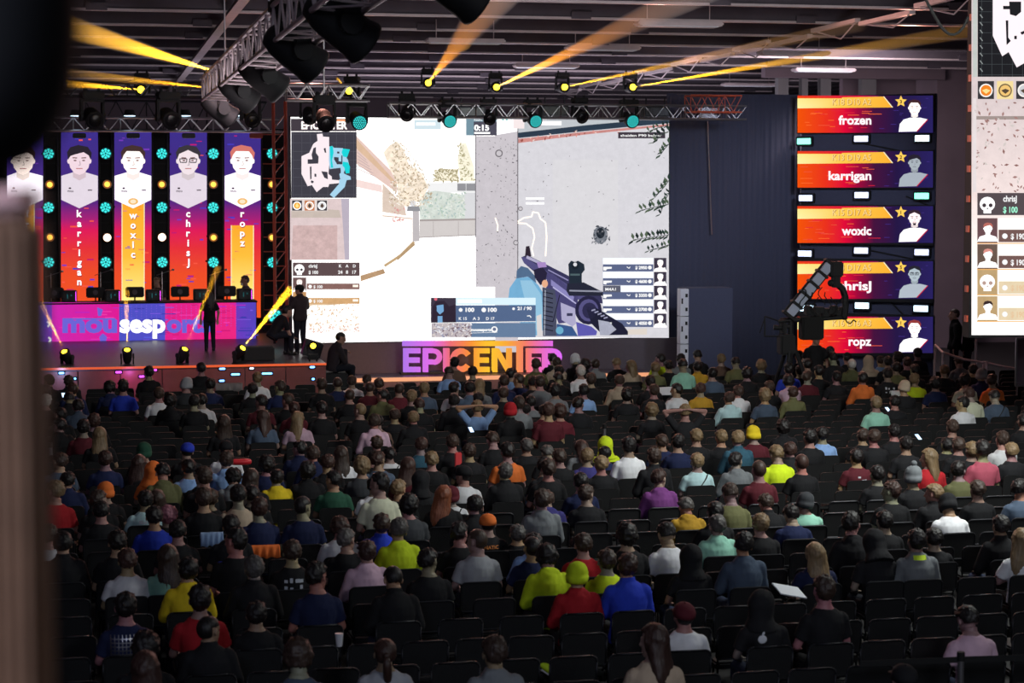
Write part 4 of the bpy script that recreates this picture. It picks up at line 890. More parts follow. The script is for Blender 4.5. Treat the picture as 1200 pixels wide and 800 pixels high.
# on the main truss
for px, py, kd, sc, lab in ((418, 140, 'teal', 1.25, 'first teal-lit moving head beside the map corner'), (477, 131, 'dark', 1.05, 'first unlit moving head beyond the map corner'), (524, 139, 'teal', 1.1, 'second teal-lit moving head above the street view'), (573, 136, 'dark', 1.0, 'unlit moving head over the countdown clock on the screen'), (624, 139, 'teal', 1.1, 'third teal-lit moving head by the dark ledge on screen'), (679, 134, 'dark', 1.0, 'unlit moving head between the two rear teal ones'), (737, 139, 'teal', 1.15, 'last teal-lit moving head nearest the navy drape'), (362, 134, 'dark', 1.1, 'smaller unlit moving head beside the big one at the map corner')):
    p = at_y(px, py, YT - .05); moving_head((p.x, p.y, p.z + .42 * sc), (0.12 if kd == 'teal' else R.uniform(-.2, .2), -1, -.3 if kd == 'teal' else -.45), lab + ', under the main truss', sc, kd)
p = at_y(380, 139, 43); moving_head((p.x, p.y, p.z + .5), (.05, -1, -.5), 'largest unlit moving head over the map corner of the main screen', 1.2); 
MB().cyl(p + Vector((0, 0, .5)), Vector((p.x, p.y, ZC)), .015, n=6)
o = MB().cyl((0, 0, 0), (0, 0, ZC - p.z - .55), .02, n=6).build('drop_pipe', M['alu'], loc=(p.x, p.y, p.z + .55)); tag(o, 'thin drop pipe holding the largest moving head at the map corner', 'pipe')
for px, lab in ((108, 'large dark moving head above the first red banner'), (197, 'large dark moving head above the spectacled banner')):
    p = at_y(px, 137, 46.8); moving_head((p.x, p.y, p.z + .57), (.25, -1, -.35), lab, 1.35)
for px, py, lab in ((552, 131, 'countdown clock'), (650, 130, 'dark ledge'), (768, 131, 'navy drape edge'), (510, 152, 'x')):
    if py > 140: continue
    p = at_y(px, py, YT); o = MB().box((0, 0, 0), (.7, .3, .26), bev=.02).box((0, -.16, 0), (.6, .02, .18), mi=1).cyl((-.25, 0, .1), (-.25, 0, .35), .02, n=6).cyl((.25, 0, .1), (.25, 0, .35), .02, n=6).build('flood_lamp', [M['chairmetal'], M['lens']], loc=p); tag(o, 'small boxy unlit flood lamp under the main truss above the ' + lab, 'stage lamp')
for px, lab in ((89, 'first red banner edge'), (152, 'first whole yellow-panel banner'), (217, 'spectacled banner'), (282, 'reddish-haired banner')):
    p = at_y(px, 135.5, 54.6); t = empty('round_downlight', p, 'small cool-white oval lamp on the truss above the ' + lab, 'stage lamp')
    MB().cyl((0, 0, 0), (0, 0, .16), .17, .12, 16).build('housing', M['black'], t); MB().cyl((0, 0, -.01), (0, 0, 0), .15, n=16).build('lens', M['coolwhite'], t)
    o = MB().box((0, 0, 0), (.36, .25, .14), bev=.02).build('blinder_box', M['chairmetal'] if px < 250 else M['coral'], loc=at_y(px + (4 if px < 250 else 18), 159, 55.6)); tag(o, 'small metal lamp box hanging in front of the ' + lab + ' top', 'lamp box')
# black row on the side truss
side = [(413, 28, 1.6), (357, 60, 1.57), (318, 90, 1.52), (288, 108, 1.5), (264, 128, 1.5), (300, 137, 1.3)]
nm = ['nearest the camera', 'second from the camera', 'third from the camera', 'fourth from the camera', 'last, at the stage end', 'tucked behind by the pipe tower']
for i, (px, py, _) in enumerate(side):
    d = 2300 * 1.62 / (222 - py) * (1 if i < 5 else 1.1); p = at_d(px, py, d); sc = [1.45, 1.45, 1.4, 1.35, 1.45, 1.2][i]
    top = p + Vector((-.13, 0, .42 * sc)) 
    moving_head(top, (.8, .25, -.55) if i < 5 else (.1, -1, -.4), 'black moving head under the long side truss, ' + nm[i], sc)
p = at_d(529, -16, 17.5); moving_head(p + Vector((0, 0, .55)), (.8, .2, -.5), 'black moving head cut off by the top edge of the picture', 1.3)

# ---------------------------------------------------------------- light beams in haze
def haze_mat(name, dens):
    m = bpy.data.materials.new(name); m.use_nodes = True; nt = m.node_tree; nt.nodes.clear()
    o = nt.nodes.new('ShaderNodeOutputMaterial'); v = nt.nodes.new('ShaderNodeVolumeScatter'); v.inputs['Density'].default_value = dens; v.inputs['Color'].default_value = (1, 1, 1, 1); v.inputs['Anisotropy'].default_value = 0.0
    nt.links.new(v.outputs[0], o.inputs['Volume']); m.cycles.volume_sampling = 'EQUIANGULAR'; return m
HZ = haze_mat('stage_haze', .16); HZT = haze_mat('stage_haze_thin', .05)
def beam(p0, p1, r0, r1, color, power, label, thin=False):
    p0, p1 = Vector(p0), Vector(p1); d = p1 - p0; Ln = d.length
    o = MB().cyl((0, 0, 0), (0, 0, Ln), r0, r1, 24).build('haze', HZT if thin else HZ, smooth=True)
    o.matrix_world = Matrix.Translation(p0) @ d.to_track_quat('Z', 'Y').to_matrix().to_4x4()
    tag(o, label, 'light beam', None, 'stuff')
    l = bpy.data.lights.new('beam_spot', 'SPOT'); l.energy = power * 26; l.color = color; l.spot_size = 2 * math.atan((r1 - r0) / Ln) * 1.0; l.spot_blend = .35; l.shadow_soft_size = .01
    lo = bpy.data.objects.new('beam_spot', l); COL.objects.link(lo)
    back = r0 / max(1e-6, (r1 - r0)) * Ln
    lo.matrix_world = Matrix.Translation(p0 - d.normalized() * 0.0) @ (-d).to_track_quat('Z', 'Y').to_matrix().to_4x4()
    l.spot_size = 2 * math.atan(r1 / Ln)
AM = (1.0, .46, .012); OR = (1.0, .33, .02)
def ceiling_beam(px, py, d, px2, py2, d2, w1, power, lab, col=AM, sc=1.0, thin=False, lamp=True):
    p = at_d(px, py, d); q = at_d(px2, py2, d2); aim = (q - p).normalized()
    if lamp:
        f = moving_head(p - aim * .27 * sc + Vector((0, 0, .42 * sc)), aim, 'lit yellow moving head ' + lab, sc, 'yel'); 
    else: f = p
    r1 = w1 * d2 / F / 2
    beam(p + aim * .02, q, .05, r1, col, power, 'amber light beam through haze ' + lab, thin)
ceiling_beam(582, 102, 57, 840, -20, 31.5, 40, 26000, 'over the screen middle', OR)
ceiling_beam(662, 102, 57, 1010, 28, 38, 18, 13000, 'second from the drape')
ceiling_beam(742, 102, 57, 1200, 25, 37, 22, 32000, 'nearest the navy drape')
ceiling_beam(502, 97, 57, 600, -30, 29, 60, 7000, 'above the street view', OR, thin=True)
ceiling_beam(409, 106, 50, 395, 92, 49, 4, 200, 'small one at the map corner')
ceiling_beam(165, 105, 50, 30, 94, 36, 12, 16000, 'on the dark truss over the banners')
ceiling_beam(247, 103, 48, 60, 84, 33, 14, 16000, 'at the end of the dark truss')
ceiling_beam(250, 83, 40, 60, 26, 24, 34, 30000, 'thickest one from the side truss end', lamp=False)
def floor_beam(px, py, d, px2, py2, d2, w1, power, lab, lampsc=1.0):
    p = at_d(px, py, d); q = at_d(px2, py2, d2); aim = (q - p).normalized()
    c = p - aim * .27 * lampsc
    moving_head((c.x, c.y, c.z - .42 * lampsc), aim, 'yellow-lit moving head standing on the stage ' + lab, lampsc, 'yel', floor=True)
    if power: beam(p + aim * .02, q, .05, w1 * d2 / F / 2, AM, power, 'short amber beam rising from the stage lamp ' + lab)
ds = 2300 * (CAM.z - ZS - .35) / (409 - 222)
floor_beam(75, 411, ds, 47, 352, ds - 1, 8, 500, 'below the blue end of the desk', .75)
floor_beam(149, 409, ds, 148, 340, ds - 1, 9, 350, 'before the white letters', .75)
floor_beam(217, 408, ds, 256, 312, ds - 1, 9, 500, 'beside the standing woman', .75)
floor_beam(285, 407, ds, 341, 338, ds - 1, 11, 2200, 'toward the standing cameraman', .75)
floor_beam(367, 405, ds, 368, 398, ds - 1, 5, 0, 'beside the seated man in dark clothes', .7)
for px, py, w_, h_, lab in ((300, 413, .9, .35, 'beside the amber lamp'), (352, 394.5, .01, .01, '')):
    if w_ < .1: continue
    p = at_z(px, 424, ZS); o = MB().box((0, 0, h_ / 2), (w_, .45, h_), bev=.03).box((0, -.23, h_ / 2), (w_ * .9, .01, h_ * .75), mi=1).build('stage_monitor_speaker', [M['black'], M['chair']], loc=(p.x, p.y + .3, ZS)); tag(o, 'low black wedge speaker on the stage lip ' + lab, 'speaker')
o = MB().box((0, 0, .2), (.45, .35, .4), Matrix.Rotation(.3, 3, 'Y'), bev=.02).build('equipment_case', M['chairmetal'], loc=tuple(at_z(366, 418, ZS)[:2]) + (ZS,)); tag(o, 'small tilted grey case beside the seated man at the stage corner', 'case')
# small coloured lights in the stage front
for px, py, mm, w_, lab in ((72, 437, 'blueled', .12, 'brightest blue, at the dark end'), (139, 436, 'magled', .14, 'first magenta'), (166, 441, 'magled', .12, 'second magenta, lower'), (182, 433.5, 'magled', .07, 'third magenta, small'), (260.5, 432, 'blueled', .14, 'bright blue near the wedge speaker'), (276, 438.5, 'blueled', .2, 'long blue'), (313, 437.5, 'blueled', .24, 'long blue below the crouching technician'), (295, 431.5, 'lilacwhite', .1, 'pale upper'), (260, 446, 'blueled', .12, 'lower blue'), (366, 430, 'blueled', .12, 'upper blue at the corner'), (367, 444, 'blueled', .07, 'round blue at the corner'), (88, 443.5, 'blueled', .05, 'tiny blue')):
    p = at_y(px, py, 45.93); big = px in (72, 260.5, 166, 139)
    o = MB().box((0, .0, 0), (w_, .03, .045), bev=.01).box((0, .02, 0), (w_ + .05, .03, .09), mi=1).build('marker_light', [M[mm] if big or mm != 'blueled' else M['blueled'], M['black']], loc=p); tag(o, lab + ' marker light on the stage front', 'marker light', None)
for px, py, cc, en in ((72, 437, (.25, .5, 1), 14), (152, 438, (.9, .2, 1), 6)):
    l = bpy.data.lights.new('marker_glow', 'POINT'); l.energy = en; l.color = cc; l.shadow_soft_size = .05; lo = bpy.data.objects.new('marker_glow', l); COL.objects.link(lo); lo.location = at_y(px, py, 45.6)

# ---------------------------------------------------------------- camera crane
dc = 43.0; M['armp'] = mat('pale_arm_panel', (176, 184, 206), .5)
C_ = lambda tx, ty, dd=0: at_d(780 + tx / 5.217, 300 + ty / 5.217, dc + dd)
p0 = C_(925 - 0, 372 * 1.0); base = C_(760, 380); foot = Vector((base.x, base.y, 0))
cr = empty('camera_crane', foot, 'black camera crane with pale panelled jib arm in front of the lower player cards', 'camera crane')
def rel(v): return v - foot
tip = C_(1005, 45); tail = C_(750, 360)
arm = (tip - tail); q = arm.to_track_quat('X', 'Z').to_matrix(); n = 5; Ln = arm.length
for i in range(n):
    c = tail + arm * ((i + .5) / n); MB().box(rel(c), (Ln / n - .06, .2, .2), q, bev=.01).build('arm_panel', M['armp'], cr)
b = MB()
for i in range(n + 1):
    c = tail + arm * (i / n); b.box(rel(c), (.06, .26, .3), q, bev=.01)
for z in (-.12, .12): b.cyl(rel(tail) + q @ Vector((0, 0, z)), rel(tip) + q @ Vector((0, 0, z)), .025, n=6)
b.build('arm_frame', M['black'], cr)
MB().box(rel(C_(1038, 80)), (.28, .3, .34), bev=.03).box(rel(C_(1040, 150)), (.16, .2, .3), bev=.02).build('arm_head', M['black'], cr)
g = [C_(1010, 165), C_(1050, 172), C_(1082, 200), C_(1098, 250), C_(1100, 310), C_(1092, 370)]
b = MB()
for u_, v_ in zip(g, g[1:]): b.cap(rel(u_), rel(v_), .075, .075, n=10)
b.build('gooseneck', M['black'], cr)
b = MB()
for x in range(870, 1080, 26): b.box(rel(C_(x, 330 + (x % 3) * 8, .1)), (.14, .22, .14 + .03 * (x % 4)), bev=.02)
b.cyl(rel(C_(690, 400)), rel(C_(1110, 375)), .04, n=8).cyl(rel(C_(700, 385, .2)), rel(C_(1100, 362, .2)), .025, n=8)
b.build('remote_head', M['black'], cr)
b = MB().box(rel(C_(890, 440)), (.5, .3, .5), bev=.03).build('counterweight', M['matte'], cr)
f_ = [C_(606, 368), C_(700, 400), C_(700, 490), C_(606, 490), C_(606, 368)]
MB().tube([rel(x) for x in f_], .018, 6).cyl(rel(C_(606, 380)), rel(C_(575, 470)), .012, n=5).build('matte_box', M['black'], cr)
MB().box(rel(C_(722, 440)), (.1, .2, .24), bev=.02).cyl(rel(C_(712, 440)), rel(C_(660, 435)), .04, .06, 14).cyl(rel(C_(770, 430)), rel(C_(720, 430)), .05, n=10).build('camera_body', M['black'], cr)
b = MB(); top_ = rel(C_(765, 400))
for a in (0, 2.1, 4.2): b.cyl(top_ + Vector((0, 0, -.3)), (math.cos(a) * .75, math.sin(a) * .75, .03), .045, n=8)
b.cyl(top_, (0, 0, .3), .06, n=10).box(top_ + Vector((-.1, 0, -.5)), (.35, .3, .45), bev=.04)
b.build('tripod', M['black'], cr)
for i in range(7):
    x = 840 + i * 38; pts = [C_(x + 22 * math.sin(j + i), 190 + j * 22 + 30 * (i % 3), -.15) for j in range(6)]
    MB().tube([rel(p) for p in pts], .012, 5).build('cable', M['matte'], cr)
pts = [C_(1092, 372), C_(1110, 405), C_(1130, 412), C_(1150, 390), C_(1165, 402)]; MB().tube([rel(p) for p in pts], .014, 5).build('cable', M['matte'], cr)

# ---------------------------------------------------------------- rails at the right
def rail(pts, label, posts, h_name='guard_rail'):
    o0 = Vector((pts[0].x, pts[0].y, 0)); t = empty(h_name, o0, label, 'railing')
    MB().tube([p - o0 for p in pts], .025, 8).build('handrail', M['steel'], t)
    for p in posts: MB().cyl((p.x - o0.x, p.y - o0.y, 0), p - o0, .028, n=8).build('post', M['steel'], t)
P = lambda px, py, d: at_d(px, py, d)
rail([P(1096, 404, 44), P(1105, 413, 43.4), P(1130, 421, 43.4), P(1153, 425, 43.4)], 'pale metal guard rail near the standing guards, sloping from the player card frame', [P(1096, 404, 44), P(1105, 413, 43.4), P(1153, 423, 43.4)])
rail([P(1156, 425, 43), P(1178, 430, 43), P(1204, 434, 43)], 'pale metal guard rail continuing toward the framed notice board', [P(1156, 423, 43), P(1202, 434, 43)])
p = P(1144, 398, 45); o = MB().cyl((0, 0, 0), (0, 0, p.z), .03, n=8).cyl((0, 0, 0), (0, 0, .03), .2, n=14).build('metal_post', M['steel'], loc=(p.x, p.y, 0)); tag(o, 'tall pale metal post under the hanging screen edge', 'post')
p = P(1205, 424, 42); t = empty('notice_board', (p.x, p.y, 0), 'dark framed notice board cut by the picture edge beyond the railing', 'notice board')
MB().box((0, 0, p.z), (.55, .03, 1.0), bev=.01).build('board', M['wall'], t)
b = MB().box((0, -.02, p.z + .5), (.6, .04, .04)).box((0, -.02, p.z - .5), (.6, .04, .04)).box((-.29, -.02, p.z), (.04, .04, 1.0)).box((.29, -.02, p.z), (.04, .04, 1.0)); b.build('frame', M['alu'], t)
for sx in (-.25, .25): MB().cyl((sx, 0, 0), (sx, 0, p.z - .5), .02, n=6).build('leg', M['alu'], t)
# slim posts and belt barrier in the seating
def stanchion(px, py, d, label, belt=None):
    p = at_d(px, py, d); t = empty('barrier_post', (p.x, p.y, 0), label, 'barrier post')
    MB().cyl((0, 0, .02), (0, 0, p.z), .03, n=12).build('pole', M['alu'], t); MB().cyl((0, 0, 0), (0, 0, .02), .17, n=20).build('base', M['black'], t)
    MB().cyl((0, 0, p.z - .03), (0, 0, p.z + .05), .036, n=12).build('cap', M['matte'], t)
    if belt:
        for a in belt:
            q = Vector((a[0], a[1], 0)) ; MB().box(q / 2 + Vector((0, 0, p.z - .02)), (q.length, .004, .055), Vector((q.x, q.y, 0)).to_track_quat('X', 'Z').to_matrix()).build('belt', M['matte'], t)
for px, py, h in ((59.5, 522, .98), (44.5, 548, .98), (708.5, 500, .98)):
    d = (CAM.z - h) * F / (py - 222); stanchion(px, py, d, {59.5: 'slim silver barrier post in the aisle beside the dark wooden post', 44.5: 'slim silver barrier post nearest the wooden foreground post', 708.5: 'slim silver barrier post behind the bright yellow hood'}[px])
d = (CAM.z - 1.0) * F / (770 - 222); stanchion(1126, 770, d, 'silver barrier post with black belt in front of the pink shirt', belt=[(-.95, .03), (1.35, -.12)])

# ---------------------------------------------------------------- out of focus foreground
p = at_d(-38, 245, 2.0); q = at_d(44, 245, 2.0); wpx = (q - p).length
t = empty('wooden_post', (p.x * .5 + q.x * .5, p.y * .5 + q.y * .5, 0), 'brown wooden post with a pale top, blurred close to the camera', 'post'); t.rotation_euler = (0, 0, -YAW)
zt = at_d(20, 250, 2.0).z; b = MB().box((0, 0, zt / 2), (wpx, .1, zt), bev=.012)
for i in range(6): b.box((-wpx / 2 + wpx * (i + .5) / 6, -.052, zt / 2), (wpx / 12, .01, zt - .02))
b.build('shaft', M['wood'], t)
M['pinkcap'] = mat('pinkish_cap', (235, 190, 182), .6)
MB().box((0, 0, zt + .012), (wpx, .11, .026), Matrix.Rotation(-.04, 3, 'Y'), bev=.01).build('top_board', M['pinkcap'], t)
c = at_d(-56, -4, 1.5); k = 1.5 / F
b = MB(); rings = []
n = 28; vs = []; fs = []
for j in range(15):
    th = PI * j / 14
    for i in range(n):
        ph = 2 * PI * i / n; se = lambda v, e: math.copysign(abs(v) ** e, v)
        vs.append((se(math.sin(th), .7) * se(math.cos(ph), .8) * 148 * k, se(math.sin(th), .7) * se(math.sin(ph), .8) * .09, se(math.cos(th), .75) * 212 * k))
for j in range(14):
    for i in range(n): fs.append((j * n + i, (j + 1) * n + i, (j + 1) * n + (i + 1) % n, j * n + (i + 1) % n))
t = empty('loudspeaker', c, 'large rounded black shape hanging out of focus in the top corner', 'loudspeaker', rz=-YAW)
MB().add(vs, fs).build('shell', M['matte'], t, True)
MB().cyl((0, 0, 200 * k), (0, 0, ZC - c.z), .012, n=8).build('suspension_rod', M['matte'], t)
# ---------------------------------------------------------------- people
def rx(a): return Matrix.Rotation(a, 3, 'X')
SK = (176, 136, 118)
TORSO = [(.44, -.05, .165, .125), (.52, -.06, .18, .135), (.62, -.07, .158, .115), (.74, -.08, .158, .112), (.86, -.085, .182, .12), (.95, -.08, .188, .118), (.995, -.078, .17, .102), (1.035, -.075, .128, .085), (1.07, -.07, .088, .072), (1.1, -.068, .07, .066)]
def body_kit(key, lean=0.0, arms=None, head=(0, 0, 0), stand=False, hdrop=0.0, legs=None, female=False):
    """meshes for one pose: skin, top (T-shirt), jacket, hoodie, trousers; and the head's place"""
    dz = .43 if stand else 0; yo = .06 if stand else 0
    P0 = Vector((0, -.06 + yo, .5 + dz)); RT = rx(-lean)
    T = lambda v: P0 + RT @ (Vector(v) + Vector((0, yo, dz)) - P0)
    sh = .168 * (.9 if female else 1)
    S = {s: T((s * sh, -.078, .975)) for s in (-1, 1)}
    A = arms or {s: (T((s * .25, -.02, .73)), Vector((s * .13, .27 + yo, .63 + dz))) for s in (-1, 1)}
    if callable(A): A = {s: A(s, T) for s in (-1, 1)}
    Lg = legs or ({s: (Vector((s * .09, .0, .92)), Vector((s * .1, .02, .5)), Vector((s * .11, -.02, .08))) for s in (-1, 1)} if stand else {s: (Vector((s * .1, -.03, .52)), Vector((s * .13, .40, .52)), Vector((s * .13, .38, .09))) for s in (-1, 1)})
    neck = T((0, -.068, 1.06)); yaw, pit, rol = head
    HR = RT @ Matrix.Rotation(yaw, 3, 'Z') @ Matrix.Rotation(pit, 3, 'X') @ Matrix.Rotation(rol, 3, 'Y')
    if lean > .25: HR = rx(-lean * .55) @ Matrix.Rotation(yaw, 3, 'Z') @ Matrix.Rotation(pit, 3, 'X')
    HC = T((0, -.045, 1.215 - hdrop)); HS = 1.15
    if abs(pit) > .2: HC += Vector((0, .04, -.02))
    H = lambda v: HC + HR @ (Vector(v) * HS)
    # ---- skin
    b = MB()
    b.loft([(T((0, y, z)), a, c, RT) for z, y, a, c in TORSO], 20)
    b.cyl(T((0, -.068, 1.03)), H((0, -.02, -.06)), .068, .064, 14)
    b.ell(H((0, -.008, .03)), (.089, .112, .105), HR, 20, 14); b.ell(H((0, .02, -.035)), (.071, .09, .086), HR, 16, 12); b.ell(H((0, .045, -.082)), (.048, .055, .039), HR, 14, 8)
    b.cyl(H((0, .092, .012)), H((0, .118, -.028)), .009, .014, 8); b.ell(H((0, .112, -.032)), (.018, .014, .011), HR, 10, 6)
    b.ell(H((0, .094, -.066)), (.026, .01, .007), HR, 10, 6); b.ell(H((0, .088, .028)), (.055, .012, .009), HR, 12, 6)
    for s in (-1, 1):
        b.ell(H((s * .08, -.002, -.005)), (.012, .022, .034), HR @ Matrix.Rotation(s * .25, 3, 'Z'), 10, 8)
        b.ell(H((s * .03, .086, .008)), (.013, .012, .011), HR, 8, 6)
        e, w = A[s]
        b.cap(S[s], e, .052, .04); b.cap(e, w, .041, .028)
        hd = (w - e).normalized() if not stand else Vector((0, .05, -1)).normalized()
        if not stand: hd = Vector((hd.x * .3, max(hd.y, .6), -.18)).normalized()
        if key == 'armsup': hd = Vector((-s, 0, .15)).normalized()
        side = hd.cross(Vector((0, 0, 1)) if abs(hd.z) < .8 else Vector((0, 1, 0))).normalized()
        up = side.cross(hd).normalized(); palm = w + hd * .05
        q = Matrix((side, hd, up)).transposed()
        b.ell(palm, (.042, .052, .017), q, 12, 8)
        for j, (o, ln) in enumerate(((-.034, .062), (-.0115, .075), (.0115, .07), (.034, .055))):
            k0 = w + hd * .09 + side * o; k1 = k0 + hd * ln * .5 - up * .004; k2 = k1 + hd * ln * .4 - up * .016
            b.cap(k0, k1, .0092, .0085, 8); b.cap(k1, k2, .0085, .007, 8)
        ts = -s if not stand else s
        k0 = w + hd * .03 + side * (-.036 * s if side.x > 0 else .036 * s); k1 = k0 + hd * .035 + (k0 - w - hd * .03).normalized() * .025; b.cap(k0, k1, .011, .009, 8); b.cap(k1, k1 + hd * .028 - up * .008, .009, .008, 8)
        h_, kn, an = Lg[s]
        b.cap(h_, kn, .078, .055); b.cap(kn, an, .052, .036); b.cap(an + Vector((0, -.02, -.03)), an + Vector((0, .13, -.055)), .036, .026)
    body = remesh(b.mesh('body', M['skin']), .0068, .2, 2)
    # ---- tops
    def top(name, inf, sleeve, hood, m=M['cloth'], disp=.006):
        b = MB()
        b.loft([(T((0, y, z)), a + inf, c + inf, RT) for z, y, a, c in TORSO[:-1]] + [(T((0, -.07, 1.075 if sleeve < 1 else 1.09)), .074, .07, RT)], 22)
        for s in (-1, 1):
            e, w = A[s]
            b.ell(S[s] + Vector((0, 0, -.01)), (.056 + inf * .6,) * 3, n=14)
            if sleeve < 1: b.cyl(S[s], S[s] + (e - S[s]) * .75, .056 + inf, .052 + inf * 1.3, 14)
            else: b.cap(S[s], e, .056 + inf, .046 + inf); b.cap(e, w - (w - e) * .04, .046 + inf, .033 + inf * .7)
        if hood == 'down':
            b.ell(T((0, -.115, 1.055)), (.118, .065, .07), RT @ rx(-.25), 18, 10); b.ell(T((0, -.165, .985)), (.085, .035, .085), RT @ rx(.15), 16, 10); b.ell(T((0, -.06, 1.09)), (.09, .09, .035), RT, 16, 8)
        if hood == 'collar': b.cyl(T((0, -.07, 1.05)), T((0, -.06, 1.125)), .085, .08, 18)
        me = remesh(b.mesh(name, m), .012, .45, 6, disp * 1.3, 7)
        return me
    tee = top('top', .014, .7, None); jac = top('top', .026, 1, 'collar'); hoo = top('top', .024, 1, 'down', disp=.008)
    b = MB()
    b.loft([(T((0, y, z)), a + .018, c + .018, RT) for z, y, a, c in TORSO[:2]], 20)
    for s in (-1, 1):
        h_, kn, an = Lg[s]; b.cap(h_, kn, .098, .072); b.cap(kn, an + Vector((0, 0, .0)), .071, .056, 14)
    tr = remesh(b.mesh('trousers', M['cloth']), .014, .4, 2, .006, 8)
    # shoes kept in the same garment mesh slot
    b = MB()
    for s in (-1, 1):
        an = Lg[s][2]; b.ell(an + Vector((0, .05, -.045)), (.048, .135, .042), None, 14, 8); b.ell(an + Vector((0, -.02, -.02)), (.048, .06, .06), None, 12, 8); b.box(an + Vector((0, .045, -.08)), (.088, .27, .02), bev=.008)
    shoes = b.mesh('shoes', M['shoe'], True)
    bm = bmesh.new(); bm.from_mesh(tr); n0 = len(bm.faces); bm.from_mesh(shoes); bm.faces.ensure_lookup_table()
    for f in bm.faces[n0:]: f.material_index = 1
    bm.to_mesh(tr); bm.free(); tr.materials.append(M['shoe'])
    HM = Matrix.Translation(HC) @ HR.to_4x4() @ Matrix.Scale(HS, 4)
    return dict(body=body, tee=tee, jacket=jac, hoodie=hoo, trousers=tr, H=HM, hz=HC.z, T=Matrix.Translation(P0) @ RT.to_4x4() @ Matrix.Translation(Vector((0, yo, dz)) - P0), y=HC.y)
def lean_arms(s, T): return (Vector((s * .19, .27, .62)), Vector((s * .06, .45, .66)))
def up_arms(s, T): return (T((s * .36, -.03, 1.23)), T((s * .10, -.17, 1.27)))
def cross_arms(s, T): return (T((s * .24, .04, .74)), T((-s * .08, .16, .80)))
KIT = {
    'up': body_kit('up', .0), 'back': body_kit('back', -.1, head=(.05, .08, 0)), 'fwd': body_kit('fwd', .42, lean_arms, (0, .1, 0)),
    'lookL': body_kit('lookL', .03, head=(.75, 0, 0)), 'lookR': body_kit('lookR', .03, head=(-.75, 0, 0)), 'down': body_kit('down', .12, head=(.1, -.4, 0)),
    'tilt': body_kit('tilt', .02, cross_arms, (-.15, 0, .16)), 'armsup': body_kit('armsup', .0, up_arms, (0, -.1, 0)),
}
# ---- hair and headwear in head space (face looks along +Y)
def shell(rx_, ry_, rz_, off, name, m, disp=0, dsc=22, front=.045, nape=-.075, ears=True, n=46, k=32, seed=0, hairline=.045):
    b = MB().ell((0, 0, 0), (rx_, ry_, rz_), None, n, k); vs = []
    for v in b.v:
        v = Vector(v); d = v.normalized()
        nz = noise.noise(d * 3.1 + Vector((seed, 0, 0))) + .6 * noise.noise(d * dsc * .4 + Vector((seed, 5, 0))) + .55 * noise.noise(Vector((d.x * 24, d.y * 24, d.z * 9 + seed)))
        inside = 0
        if v.y > front - .01 * math.sin(v.x * 60) and v.z < hairline: inside = 1
        if v.z < nape + abs(v.x) * .15: inside = 1
        if ears and abs(v.x) > .062 and v.z < .012 and v.y > -.03: inside = 1
        v += d * nz * disp
        if inside: v = v * .74
        vs.append(v + Vector(off))
    b.v = [tuple(v) for v in vs]
    me = b.mesh(name, m, True); return me
HAIR = {}
